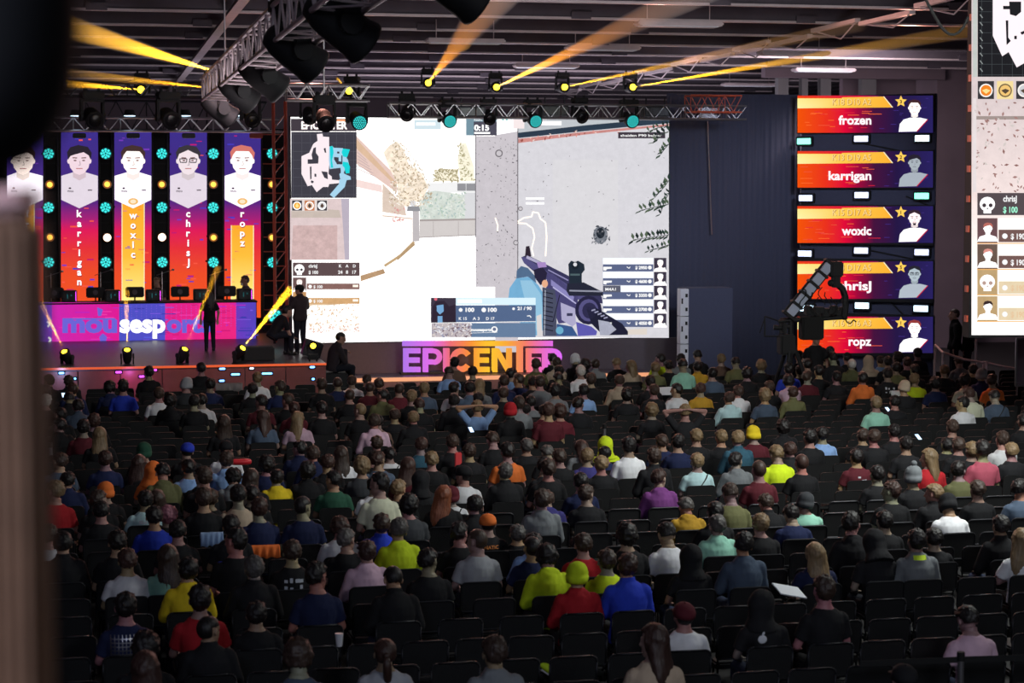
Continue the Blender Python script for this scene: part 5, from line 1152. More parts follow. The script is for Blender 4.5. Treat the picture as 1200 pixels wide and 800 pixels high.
def variants():
    o = (0, -.008, .026)
    for i in range(3): HAIR[('s', i)] = shell(.093, .112, .108, o, 'hair', M['hair'], .013, seed=i * 7, nape=-.085 + .008 * i)
    HAIR[('b', 0)] = shell(.086, .104, .1, o, 'hair', M['hair'], .001, nape=-.078)
    for i in range(2): HAIR[('c', i)] = shell(.104, .12, .118, (0, -.012, .03), 'hair', M['hair'], .016, dsc=40, seed=3 + i, nape=-.105, ears=False)
    b = MB().ell((0, -.01, .025), (.1, .118, .112), None, 28, 18)
    for i, dx in enumerate((0, .012)):
        b = MB()
        base = shell(.098, .116, .11, (0, -.008, .026), 'hair', M['hair'], .006, seed=i + 20, ears=False, nape=-.13, hairline=.05)
        b.add([v.co[:] for v in base.vertices], [tuple(p.vertices) for p in base.polygons])
        rings = []
        for z, a, c, y in ((.05, .09, .085, -.03), (-.03, .1, .08, -.04), (-.1, .108, .07, -.055), (-.18, .115, .058, -.085), (-.26 - dx * 2, .105, .045, -.105), (-.33 - dx * 4, .07, .028, -.115)): rings.append((Vector((dx, y, z)), a, c, None))
        b.loft(rings, 24)
        HAIR[('l', i)] = remesh(b.mesh('hair', M['hair']), .009, .5, 1, .007, 20)
        for v in HAIR[('l', i)].vertices:
            if v.co.y > .05 and v.co.z < .045: v.co.y = .03
    s0 = shell(.091, .11, .105, o, 'hair', M['hair'], .004, seed=9)
    b = MB().add([v.co[:] for v in s0.vertices], [tuple(p.vertices) for p in s0.polygons])
    b.ell((0, -.115, .035), (.03, .028, .03)); b.loft([(Vector((0, -.13, .03)), .02, .02, None), (Vector((0, -.15, -.03)), .034, .03, None), (Vector((.005, -.14, -.12)), .036, .026, None), (Vector((.01, -.125, -.21)), .024, .02, None), (Vector((.012, -.12, -.27)), .008, .008, None)][::-1], 12)
    HAIR[('p', 0)] = b.mesh('hair', M['hair'], True)
    # beanie
    b = MB(); n = 30
    rings = [(-.045, .097, .114), (-.02, .103, .12), (.02, .105, .122), (.022, .099, .116), (.06, .1, .115), (.1, .09, .1), (.13, .068, .076), (.15, .035, .04), (.156, .008, .008)]
    b.loft([(Vector((0, -.008 - z * .15, z)), a, c, rx(.0)) for z, a, c in rings], n)
    me = b.mesh('beanie', M['cloth'], True)
    for v in me.vertices:
        a = math.atan2(v.co.x, v.co.y); v.co += Vector((v.co.x, v.co.y, 0)).normalized() * .0022 * math.sin(a * 24)
    HAIR[('B', 0)] = me
    b2 = MB().add([v.co[:] for v in me.vertices], [tuple(p.vertices) for p in me.polygons]); b2.ell((0, -.03, .175), (.038, .038, .035)); HAIR[('Q', 0)] = b2.mesh('beanie', M['cloth'], True)
    # cap
    b = MB(); b.loft([(Vector((0, -.005, z)), a, c, None) for z, a, c in ((.012, .094, .112), (.05, .095, .112), (.09, .083, .1), (.118, .055, .068), (.13, .02, .025))], 28)
    b.ell((0, -.005, .133), (.009, .009, .006))
    vis = []; 
    for i in range(11):
        a = PI * i / 10; vis.append(Vector((math.cos(a) * .078, .075 + math.sin(a) * .1, .022 - .012 * math.sin(a) + .012 * abs(math.cos(a)) - .01)))
    o_ = len(vis); b.add(vis + [v + Vector((0, 0, .008)) for v in vis], [tuple(range(o_))[::-1], tuple(range(o_, 2 * o_))] + [(i, (i + 1) % o_, o_ + (i + 1) % o_, o_ + i) for i in range(o_)])
    HAIR[('C', 0)] = b.mesh('cap', M['cloth'], True)
    # hood worn up
    b = MB(); b.ell((0, -.018, .022), (.112, .13, .13), None, 26, 18); b.loft([(Vector((0, -.02, .0)), .11, .12, None), (Vector((0, -.03, -.09)), .105, .11, None), (Vector((0, -.04, -.15)), .13, .12, None), (Vector((0, -.045, -.2)), .15, .12, None)][::-1], 24)
    me = remesh(b.mesh('hood', M['cloth']), .01, .5, 2, .005, 14)
    for v in me.vertices:
        if v.co.y > .06 and v.co.z < .09: v.co.y = .02
    HAIR[('H', 0)] = me
    # headphones
    b = MB(); pts = [Vector((math.cos(a) * .102, -.0, .03 + math.sin(a) * .105)) for a in [PI * i / 12 for i in range(13)]]
    b.tube(pts, .008, 6)
    for s in (-1, 1): b.cyl((s * .088, 0, .0), (s * .115, 0, .0), .036, n=14)
    HAIR[('phones', 0)] = b.mesh('headphones', M['black'], True)
variants()
NV = {'s': 3, 'b': 1, 'c': 2, 'l': 2, 'p': 1, 'B': 1, 'Q': 1, 'C': 1, 'H': 1}
HC_ = {'d': (26, 21, 21), 'm': (60, 45, 38), 'r': (62, 41, 35), 'l': (126, 104, 76), 'g': (84, 80, 78), 'w': (196, 190, 184), 'p': (170, 110, 125), 'o': (120, 66, 42)}
HN = {'d': 'dark', 'm': 'brown', 'r': 'reddish-brown', 'l': 'fair', 'g': 'greying', 'w': 'white-blond', 'p': 'pink-dyed', 'o': 'ginger'}
HK = {'s': 'short', 'b': 'cropped', 'c': 'thick', 'l': 'long', 'p': 'ponytailed'}
CC = dict(black=(31, 31, 34), navy=(34, 42, 78), white=(222, 222, 226), grey=(122, 126, 130), lgrey=(168, 170, 176), dgrey=(62, 64, 68), red=(176, 36, 44), maroon=(96, 36, 46), yellow=(226, 196, 40), lime=(205, 228, 40), green=(44, 84, 66), blue=(44, 66, 190), lblue=(132, 164, 212), slate=(78, 92, 112), orange=(232, 120, 56), pink=(206, 172, 190), purple=(132, 70, 140), brown=(112, 88, 76), mustard=(204, 158, 52), olive=(104, 104, 70), teal=(56, 96, 116), mint=(150, 206, 184), beige=(186, 166, 144), cream=(214, 216, 190), violet=(66, 62, 130), rose=(190, 90, 110), cyan=(176, 206, 210))
CN = dict(lgrey='light grey', dgrey='dark grey', lblue='light blue', lime='neon yellow', slate='slate blue', beige='beige', violet='violet-blue', cyan='pale cyan', rose='rose')
KN = {'t': 'T-shirt', 'h': 'hoodie', 'j': 'jacket'}
TILES = r"""
40 420 6
102 165 sm j.black|240 165 sm j.black|40 225 sd t.black|85 240 sd j.black|268 225 sr j.navy|82 305 sw t.black|245 290 sd j.black D|180 400 sd t.black|178 478 sd j.black|537 210 cd h.navy|627 200 sd t.blue|805 100 sd t.black|1068 190 B:lgrey t.dgrey|877 255 sm t.white|958 300 cd j.black|1125 310 sd t.black|1180 300 sd t.white|1175 75 sd t.black|348 490 sd t.maroon|418 445 sr t.black|460 545 ll t.black|318 345 sd j.slate F
240 420 6
40 190 sd t.navy|370 145 sl t.white|338 220 sd t.black|527 205 sm t.navy L|395 310 sd t.maroon|582 300 sm t.black|628 360 sr t.maroon|405 420 lr t.slate|655 430 ll t.pink|130 460 lm t.black|820 190 sm t.black|932 178 bm t.navy|1035 165 sm t.white|1138 155 sm t.black|1160 210 bm t.maroon|1018 265 bm t.black|820 360 sd t.black|1090 370 bl t.black|1190 450 sm h.pink|665 640 sd j.navy|760 680 sm j.navy|148 640 C:black t.white
440 420 6
25 185 sm j.black|48 265 sd h.olive|165 220 bm t.maroon|340 215 sl t.slate|252 275 sl t.black|308 335 sr t.black|135 405 sm t.black|265 425 sl j.black|15 450 sd t.brown|555 35 sd t.brown|515 105 sm t.lblue|683 100 sd t.black|555 215 sd t.white|662 215 sd h.slate|730 195 ll t.grey|552 305 sd j.black|722 290 sd j.black|715 350 sl t.lblue A|905 165 sm t.navy|955 115 sd t.lblue|1005 155 sm t.navy|1128 45 sm t.olive|1105 170 sd t.black|1155 170 sm t.grey|898 250 sm t.black|945 375 B:red j.black|1005 320 sm t.grey|1090 310 sd t.grey|1055 365 sd t.black|1185 375 sd t.maroon|320 615 sr t.teal|540 595 sm t.black|825 580 sm t.black|660 660 sm t.black|1060 620 sg t.black|925 660 sd t.orange|100 680 sd t.white X|5 600 sm t.black
640 400 6
45 130 sd t.black|72 155 sm t.beige|205 140 B:white j.black|240 215 sw t.white|275 170 cd j.black|345 165 sm j.grey|90 215 sd t.black|85 265 sd t.black|315 270 sm t.black|495 160 sl t.black|595 175 ll t.beige|515 280 sm h.beige|65 350 cd t.grey|262 350 sd t.lblue|228 445 sd t.black|95 500 cr t.maroon|15 495 sr t.maroon|565 380 cd t.black|800 130 sd t.lime|765 190 sl t.olive|860 175 sd t.black|945 130 sd t.grey|958 175 sd t.mint|1062 105 sd t.black|1062 185 sd j.mustard|1170 230 sd t.slate|730 290 sd t.black|755 350 sm t.black|915 345 sd t.white|1085 340 sr t.mustard|740 490 cl t.black|978 500 sl t.black A
820 400 6
150 130 sl t.brown|250 155 sd t.olive|90 225 sd t.slate|330 230 cd t.black|430 175 cl t.black|700 110 sd t.black|625 200 sd t.blue|755 165 sd t.black|705 210 sd t.black|755 255 sm t.maroon|835 155 sd t.lblue|835 215 sd t.black|620 285 cd t.pink F|885 125 sd t.black|935 125 sd t.black|915 75 sd t.black|1035 120 sd t.black|1070 165 bw h.olive|1190 145 H t.beige|960 255 sd t.black|1145 265 sd h.orange|205 405 sm h.cyan|268 360 sm h.white|455 385 cl t.slate|487 325 sm t.black|655 365 sr j.olive|585 610 cd j.black|380 660 B:yellow t.maroon
1000 400 6
190 140 sr t.lblue|310 120 cd t.black|240 150 sd t.black|375 155 sr t.black|450 90 sd t.black|300 190 sd t.olive|240 235 sd t.black P|430 205 sd t.black|432 272 sl t.lime|355 330 B:beige t.black|575 300 cd t.navy|740 150 sm t.grey|640 210 sl t.black|840 205 sd t.black|900 245 B:grey j.navy|785 280 cd t.cream|975 280 sm t.orange|815 380 sr t.cream|765 440 sd t.white L|990 395 sd t.slate X|160 440 sl t.mint|290 430 sd t.black|1195 565 sd t.black|695 610 sm t.black|285 640 sd t.black
40 520 6
180 130 sm t.slate|235 265 sd j.navy|495 115 sr t.navy|735 140 lr t.black|770 60 B:green t.black|1075 55 C:blue t.black|1085 175 sd t.lblue|835 195 H t.orange|905 210 sd h.olive|145 340 sl t.red|455 400 sm t.black|505 345 B:orange t.black|470 480 sd t.black|780 400 sd t.cyan P|865 385 lm t.black|845 520 sd t.blue|940 510 cp t.black|1010 620 sd t.black|1180 230 sd t.black|1190 390 sm t.black|585 700 sd t.black|100 650 sd t.white|200 710 sd j.black
240 520 6
150 120 sm h.lblue|435 150 cd t.navy|860 140 sr t.black|960 80 lm t.white|1105 165 cl t.dgrey|200 245 cd h.grey|320 250 lm t.black|505 245 sd h.yellow|720 200 cd j.black|905 260 sd t.green|1190 110 sd t.black|1190 300 sd t.white|40 390 sm t.black|235 370 sd t.beige|330 365 sd t.black|378 460 sr t.navy|690 450 bd t.navy|185 585 sd t.black|215 690 sd t.black|0 240 sm t.black|945 600 cr t.white
440 520 6
20 120 sr t.slate|225 165 lr t.maroon|325 260 H t.black|395 120 sl t.black|620 225 C:black t.white|25 290 sd t.cream|165 325 sl t.black|475 370 lo t.black|530 370 B:maroon t.white XP|230 440 cd t.dgrey|695 440 sd j.black|790 570 C:orange t.black|45 570 sm j.blue|160 610 sg h.lime|590 635 sd t.black|715 690 bm t.lgrey|1000 660 sg t.black|1105 700 sd h.lblue|910 205 sg j.black|1190 160 sd t.black|1165 400 sm h.grey
640 500 6
95 220 sm t.black|245 150 lr t.grey|415 130 H t.lime|412 195 sd t.navy|285 215 sl t.violet|385 270 sl t.black|580 140 sd t.white|755 215 sm j.black|815 110 sm t.navy|925 115 sd t.navy|1055 75 sl t.black|1060 250 sl t.cyan X|795 370 sr h.purple|240 395 sd t.navy|285 480 sm t.black|980 570 sg h.mustard D|15 300 sm t.black|10 190 sg t.black|0 520 sm h.violet|1185 605 sd t.black
820 500 6
150 80 sl t.black|265 90 sl j.teal|770 80 sd t.black|860 60 sd t.lblue|255 245 sd h.grey|415 310 bm t.maroon|540 200 sl t.lime|715 260 br t.black|1100 220 sd t.maroon P|210 480 sm t.olive|465 545 sm j.black|115 610 sd t.black|640 625 sd t.navy|740 540 B:dgrey t.mint|425 690 sl t.black|1065 690 sd h.black|635 170 sr j.black|120 700 sg h.mint
1000 500 6
65 70 sm t.black|145 80 sm t.black|285 45 sd t.black|370 130 sd t.black|655 130 sd t.black|735 135 sm t.black|530 225 ll t.red L|830 170 sl t.black|905 168 sd t.rose|1045 95 sm t.white|1110 175 sl t.black|165 340 sd t.black|265 460 sr t.black L|415 360 Q:grey t.black|740 310 sd t.olive|870 450 sm t.black|565 475 sl j.black L|660 560 B:black t.white|1170 440 sd t.slate|215 670 sd t.black
40 620 4.445
485 170 sr t.white|697 150 lm t.mint|800 220 sd h.yellow|865 370 sd t.red|475 410 sd t.navy K|910 530 bd j.black|580 630 cd t.black|580 735 lr t.purple|1050 90 sd h.blue N
270 620 4.445
120 210 sg j.black|320 125 sm t.black P|605 60 sg t.black|710 125 sr h.pink|450 250 sd t.navy S|1030 170 sd t.black|850 265 bd j.black|135 450 sd t.black|350 680 cm t.slate|810 650 pr t.lgrey
500 620 4.445
545 100 bd t.navy|625 155 cd h.lime|815 85 sm t.red|935 170 sm t.lime|782 250 B:lime h.red|1045 200 sr j.blue|1040 40 cd t.black|350 650 sm h.grey
730 600 4
205 110 sd t.white|565 155 sd h.slate|645 70 sl t.black|900 200 ll t.navy|315 215 H t.black|285 490 C:maroon t.white|145 610 lr t.beige|655 440 H t.black|940 370 sm t.black
960 600 4
255 150 H t.black|455 140 sd h.grey Y|540 125 sd t.black|850 70 sd j.black|945 135 ll t.white|695 510 sd t.pink|395 790 C:black t.black
"""
DUP = 4.5   # two readings of one head from neighbouring tiles
people = []
for line in TILES.strip().splitlines():
    p = line.split()
    if '|' not in line: tx, ty, tk = float(p[0]), float(p[1]), float(p[2]); continue
    for e in line.split('|'):
        q = e.split(); px, py = tx + float(q[0]) / tk, ty + float(q[1]) / tk
        if px < 44: continue
        if any(math.hypot(px - a['px'], py - a['py']) < 3.2 for a in people): continue
        people.append(dict(px=px, py=py, hair=q[2], top=q[3], fl=q[4] if len(q) > 4 else ''))
PITCHROW, ROW0 = .9, 14.2
def rowY(k): return ROW0 + PITCHROW * k
HZ_ = 1.22
rows = {}
for pp in sorted(people, key=lambda a: -a['py']):
    base = at_z(pp['px'], pp['py'], HZ_); cand = []
    k0 = round((base.y - ROW0) / PITCHROW)
    for k in (k0, k0 - 1, k0 + 1, k0 - 2, k0 + 2):
        pt = at_y(pp['px'], pp['py'], rowY(k) + 0.0); z = pt.z
        clash = min([abs(pt.x - o['x']) for o in rows.get(k, [])] + [9])
        cost = abs(z - HZ_) / .12 + max(0, .46 - clash) * 14
        cand.append((cost, k, pt.x, z))
    c, k, x, z = min(cand)
    pp.update(k=k, x=x, z=z); rows.setdefault(k, []).append(pp)

def make_person(pose, loc, sc, hair, topk, topc, rz=0.0, skin=SK, trou=(30, 32, 42), name='person'):
    K = KIT[pose]
    o = link(name, K['body'], None, loc, color=lin(skin)); o.scale = (sc[0], sc[0], sc[1]) if isinstance(sc, tuple) else (sc,) * 3; o.rotation_euler = (0, 0, rz)
    link({'t': 't_shirt', 'h': 'hoodie', 'j': 'jacket'}[topk], K[{'t': 'tee', 'h': 'hoodie', 'j': 'jacket'}[topk]], o, color=lin(topc))
    link('trousers', K['trousers'], o, color=lin(trou))
    k = hair[0]
    if k in 'BQCH':
        c = CC[hair.split(':')[1]] if ':' in hair else topc
        link({'B': 'beanie', 'Q': 'beanie', 'C': 'cap', 'H': 'hood'}[k], HAIR[(k, 0)], o, color=lin(c), matrix=K['H'])
        if k in 'C': link('hair', HAIR[('b', 0)], o, color=lin(HC_['d']), matrix=K['H'] @ Matrix.Scale(.985, 4))
    else:
        v = R.randrange(NV[k]); j = R.uniform(.85, 1.2)
        link('hair', HAIR[(k, v)], o, color=tuple(min(1, u * j) for u in lin(HC_[hair[1]])), matrix=K['H'])
    return o
spec_n = {}
made = []
def top_phrase(pp):
    k, c = pp['top'].split('.')
    return f"{CN.get(c, c)} {KN[k]}"
def hair_phrase(pp):
    h = pp['hair']
    if h[0] in 'BQC': 
        c = h.split(':')[1]; return f"{CN.get(c, c)} {'pompom beanie' if h[0] == 'Q' else 'beanie' if h[0] == 'B' else 'cap'}"
    if h[0] == 'H': return 'hood up'
    return f"{HK[h[0]]} {HN[h[1]]} hair"
def base_desc(pp):
    h = hair_phrase(pp)
    return f"person with {h}, {top_phrase(pp)}" if pp['hair'][0] in 'BQC' or pp['hair'][0] != 'H' else f"person in {top_phrase(pp)} with hood up"
from collections import Counter
cnt = Counter(base_desc(p) for p in people); tc_ = Counter(top_phrase(p) for p in people); hc2 = Counter(hair_phrase(p) for p in people)
anchors = []
for p in people:
    if p['hair'][0] in 'BQC' and hc2[hair_phrase(p)] == 1: anchors.append((p, hair_phrase(p)))
    elif tc_[top_phrase(p)] == 1: anchors.append((p, top_phrase(p)))
    elif p['hair'][0] in 'lp' and hc2[hair_phrase(p)] == 1: anchors.append((p, hair_phrase(p)))
NUM = 'zero one two three four five six seven eight nine ten eleven twelve thirteen fourteen fifteen'.split()
used_rel = set()
def relation(k, x, me=None, room=10, tagk=''):
    opts = []
    for a, ph in anchors:
        if a is me: continue
        dr = k - a['k']; n = round((x - a['x']) / .5)
        if abs(dr) > 6 or abs(n) > 13: continue
        if dr == 0 and n == 0: continue
        opts.append((abs(dr) * 1.3 + abs(n) + len(ph.split()) * .3, dr, n, ph))
    for _, dr, n, ph in sorted(opts):
        side = f"{NUM[abs(n)]} seat{'s' if abs(n) > 1 else ''} {'right' if n > 0 else 'left'} of" if n else ''
        rw = f"{NUM[abs(dr)]} row{'s' if abs(dr) > 1 else ''} {'before' if dr > 0 else 'behind'}" if dr else ''
        if rw and side: t = f"{rw}, {side} {ph}"
        elif rw: t = f"{rw} {ph}"
        else: t = f"{side} {ph}"
        if len(t.split()) <= room and (tagk, t) not in used_rel:
            used_rel.add((tagk, t)); return t
    return None
EXTRA = {'X': 'shoulder strap', 'K': 'checked shirt', 'A': 'hands behind head'}
def label_for(pp):
    h = pp['hair'][0]; c = pp['top']
    d = base_desc(pp)
    if 'K' in pp['fl']: d = 'person with short dark hair in a blue checked shirt'; return d
    if cnt[d] == 1: return d
    hp = hair_phrase(pp)
    if h not in 'BQCH': short = f"{HN[pp['hair'][1]]}-haired person in {top_phrase(pp)}"
    elif h == 'H': short = f"hooded person in {top_phrase(pp)}"
    else: short = f"person in {hp}, {top_phrase(pp)}"
    t = relation(pp['k'], pp['x'], pp, 16 - len(short.replace('-', ' ').split()) , short)
    return f"{short}, {t}" if t else d
order = sorted(people, key=lambda a: -a['py'])
def stuffjoin(name, items, label, cat):
    """many far, small copies as one object: items = [(mesh, matrix, material)]"""
    v, f, mi, mats = [], [], [], []
    for me, mx, m in items:
        o = len(v); v += [tuple(mx @ q.co) for q in me.vertices]
        if m not in mats: mats.append(m)
        i = mats.index(m)
        for p in me.polygons: f.append(tuple(q + o for q in p.vertices)); mi.append(i)
    me = bpy.data.meshes.new(name); me.from_pydata(v, [], f)
    for m in mats: me.materials.append(m)
    me.polygons.foreach_set('material_index', mi); me.polygons.foreach_set('use_smooth', [True] * len(f)); me.update()
    return tag(link(name, me), label, cat, None, 'stuff')
M['strap'] = mat('black_webbing', (22, 22, 24), .7); M['print'] = mat('pale_print', (190, 195, 205), .7); M['printo'] = mat('orange_print', (215, 130, 60), .7); M['limetrim'] = mat('neon_trim', (205, 235, 40), .7); M['phonecase'] = M['black']
def decal_points(K, pts, push=.012):
    """lay a little patch on the back of the garment"""
    out = []
    from mathutils.bvhtree import BVHTree
    return out
from mathutils.bvhtree import BVHTree
_bvh = {}
def on_back(pose, kind, x, z):
    key = (pose, kind)
    if key not in _bvh:
        me = KIT[pose][kind]; _bvh[key] = BVHTree.FromPolygons([v.co[:] for v in me.vertices], [tuple(p.vertices) for p in me.polygons])
    hit, nrm, *_ = _bvh[key].ray_cast(Vector((x, -1, z)), Vector((0, 1, 0)))
    return (hit + Vector((0, -.004, 0))) if hit else None
def back_patch(o, pose, topk, quads, m, name):
    kind = {'t': 'tee', 'h': 'hoodie', 'j': 'jacket'}[topk]; b = MB()
    for (x0, z0, x1, z1) in quads:
        nx, nz = max(1, int(abs(x1 - x0) / .025)), max(1, int(abs(z1 - z0) / .025)); g = []
        for j in range(nz + 1):
            for i in range(nx + 1):
                x = x0 + (x1 - x0) * i / nx; z = z0 + (z1 - z0) * j / nz; h = on_back(pose, kind, x, z); g.append(h)
        for j in range(nz):
            for i in range(nx):
                q = [g[j * (nx + 1) + i], g[j * (nx + 1) + i + 1], g[(j + 1) * (nx + 1) + i + 1], g[(j + 1) * (nx + 1) + i]]
                if all(q): b.add(q, [(0, 1, 2, 3)])
    if b.v: b.build(name, m, o)
def back_text(o, pose, topk, txt, x0, z0, h, m, name='lettering'):
    kind = {'t': 'tee', 'h': 'hoodie', 'j': 'jacket'}[topk]; vs, fs = text_mesh(txt, .02); w = max(v.x for v in vs); k = h / .72; b = MB(); pts = []
    for v in vs:
        p = on_back(pose, kind, x0 + (v.x - w / 2) * k, z0 + v.y * k)
        if p is None: return
        pts.append(p + Vector((0, -.002, 0)))
    b.add(pts, fs).build(name, m, o)
def strap(o, pose, topk):
    kind = {'t': 'tee', 'h': 'hoodie', 'j': 'jacket'}[topk]; b = MB(); prev = None
    for i in range(15):
        t = i / 14; x = .13 - .27 * t; z = 1.03 - .36 * t; h = on_back(pose, kind, x, z)
        if h is None: prev = None; continue
        a, c = h + Vector((.018, -.004, .012)), h + Vector((-.018, -.004, -.012))
        if prev: b.add([prev[0], prev[1], c, a], [(0, 1, 2, 3)])
        prev = (a, c)
    if b.v: sp = b.build('strap', M['strap'], o); sp.modifiers.new('t', 'SOLIDIFY').thickness = .006
occupied = {}
far_items = []
N_IND = 300
for idx, pp in enumerate(order):
    fl = pp['fl']; k, c = pp['top'].split('.')
    pose = 'armsup' if 'A' in fl else 'fwd' if 'F' in fl else 'down' if 'D' in fl else 'lookL' if 'L' in fl else None
    rr = random.Random(int(pp['px'] * 7 + pp['py'] * 131)); pass
    if pose is None:
        pose = rr.choice(['up', 'up', 'back', 'tilt', 'up', 'tilt', 'lookR', 'down', 'up', 'lookL']) if pp['z'] > 1.12 else rr.choice(['up', 'tilt', 'down', 'back'])
    K = KIT[pose]
    # the seat stays in its row; the sitter's own height makes the head meet the photographed height
    Yr = rowY(pp['k']); py_ = at_y(pp['px'], pp['py'], Yr + K['y'])
    z = py_.z; s = z / K['hz']; s = max(.84, min(1.2, s))
    sx = 1.0 + (s - 1) * .35
    col = CC[c]; j = rr.uniform(.9, 1.1); col = tuple(min(255, v * j) for v in col)
    skin = tuple(v * rr.uniform(.85, 1.08) for v in (166, 134, 118))
    tro = rr.choice([(26, 28, 36), (40, 48, 70), (24, 24, 26), (60, 60, 62), (50, 60, 90)])
    hair = pp['hair']
    loc = (py_.x - K['H'].translation.x, Yr, 0)
    o = make_person(pose, loc, (sx, s), hair, k, col, rr.uniform(-.08, .08), skin, tro)
    pp['obj'] = o; occupied.setdefault(pp['k'], []).append((loc[0], pp))
    if 'X' in fl: strap(o, pose, k)
    if 'P' in fl:
        rq = random.Random(idx); back_patch(o, pose, k, [(x, z_, x + rq.uniform(.03, .06), z_ + rq.uniform(.02, .05)) for x in (-.1, -.04, .02, .07) for z_ in (.78, .85, .92) if rq.random() < .7], M['print'], 'back_print')
    if 'S' in fl: back_patch(o, pose, k, [(-.13, .74, .13, .785)], M['print'], 'chest_band')
    if 'K' in fl: back_patch(o, pose, k, [(x, .66, x + .008, 1.0) for x in [-.15 + .035 * i for i in range(9)]] + [(-.15, z_, .15, z_ + .008) for z_ in [.68 + .035 * i for i in range(9)]], M['alu'], 'check_pattern')
    if 'N' in fl or 'Y' in fl: back_patch(o, pose, k, [(-.075, 1.04, .075, 1.09)], M['limetrim'], 'neon_collar')
    if hair == 'C:orange': back_text(o, pose, k, 'FNATIC', 0, .93, .045, M['printo'])
    if hair == 'C:maroon': pass
    tag(o, label_for(pp), 'person', 'seated spectators facing the stage')
# ---------------------------------------------------------------- chairs
b = MB(); b.box((0, .0, .45), (.46, .44, .06), bev=.02); seat_me = b.mesh('seat', M['chair'])
def backrest():
    b = MB(); n = 9; w, h = .225, .17; pts = []
    for cx, cz, a0 in ((w - .06, h - .06, 0), (-w + .06, h - .06, PI / 2), (-w + .03, -h + .03, PI), (w - .03, -h + .03, 1.5 * PI)):
        r_ = .06 if cz > 0 else .03
        for i in range(6): a = a0 + PI / 2 * i / 5; pts.append((cx + r_ * math.cos(a), cz + r_ * math.sin(a)))
    m = len(pts); vs = [(x, -.012 + .25 * x * x - .02, z) for x, z in pts] + [(x, .012 + .25 * x * x - .02, z) for x, z in pts]
    b.add(vs, [tuple(range(m)), tuple(range(m, 2 * m))[::-1]] + [(i, (i + 1) % m, m + (i + 1) % m, m + i) for i in range(m)])
    q = rx(.14); b.v = [tuple(q @ Vector(v) + Vector((0, -.235, .69))) for v in b.v]; return b
back_me = backrest().mesh('backrest', M['chair'])
b = MB(); bb = backrest(); m = 24; rim = [Vector(v) for v in bb.v[:m]]; b.tube(rim + [rim[0]], .011, 6)
for s in (-1, 1): b.cyl((s * .2, -.21, .46), (s * .215, -.222, .56), .012, n=6)
b.box((.0, .0, .415), (.42, .4, .015)); frame_me = b.mesh('frame', M['chairmetal'], True)
leg_me = [MB().cyl((x * .2, y, .42), (x * .22, y * 1.15, 0), .012, n=6).mesh('leg', M['chairmetal']) for x in (-1, 1) for y in (-.19, .19)]
def join_me(name, items):
    b = MB(); mats = []
    for me in items:
        m = me.materials[0]
        if m not in mats: mats.append(m)
        b.add([v.co[:] for v in me.vertices], [tuple(p.vertices) for p in me.polygons], mats.index(m))
    return b.mesh(name, mats)
chair_me = join_me('chair', [seat_me, back_me, frame_me] + leg_me)
def left_x(Y):  # what the camera sees of a row, with a metre to spare
    a = at_y(40, 600, Y).x - .6; b_ = at_y(1200, 600, Y).x + .8; return a, b_
spots = []
for k in range(-1, 34):
    Y = rowY(k); lo, hi = left_x(Y)
    occ = sorted(occupied.get(k, []), key=lambda t: t[0]); xs = [x for x, _ in occ]
    for x, pp in occ: spots.append((Y, x, k, pp))
    edges = [lo - .27] + xs + [hi + .27]
    for a, c in zip(edges, edges[1:]):
        g = c - a; n = int((g - .52) / .53 + .02) if g > 1.0 else 0
        for i in range(n):
            x = a + g * (i + 1) / (n + 1)
            if k > 28 and at_y(600, 400, Y).y and (c - a) > 3 and (i % 7 == 6): continue
            spots.append((Y, x, k, None))
def show(sp): return sp[0]
spots.sort(key=lambda s_: (s_[0], abs(s_[1])))
proto = None; far = []
for i, (Y, x, k, pp) in enumerate(spots):
    if i >= 300: far.append((Y, x)); continue
    rz = random.Random(i).uniform(-.04, .04)
    t = relation(k, x, pp, 11, 'chair')
    if pp: lb = f"black chair under the sitter {t}" if t else 'black chair under a seated spectator near the camera'
    else: lb = f"empty black chair {t}" if t else 'empty black chair in the dark rows near the camera'
    if i < 150:
        if proto is None:
            proto = empty('chair', (x, Y, 0)); link('seat', seat_me, proto); link('backrest', back_me, proto); link('frame', frame_me, proto)
            for l in leg_me: link('leg', l, proto)
            c = proto
        else: c = copy_tree(proto)
        c.location = (x, Y, 0); c.rotation_euler = (0, 0, rz)
    else: c = link('chair', chair_me, None, (x, Y, 0)); c.rotation_euler = (0, 0, rz)
    tag(c, lb, 'chair', 'black chairs in the seating rows')
simple = join_me('c', [seat_me, back_me] + leg_me)
stuffjoin('chair_rows', [(simple, Matrix.Translation((x, Y, 0)), M['chair']) for Y, x in far], 'further rows of black conference chairs reaching to the stage', 'chairs')
o = bpy.data.objects['chair_rows']; o.data.polygons.foreach_set('use_smooth', [False] * len(o.data.polygons))

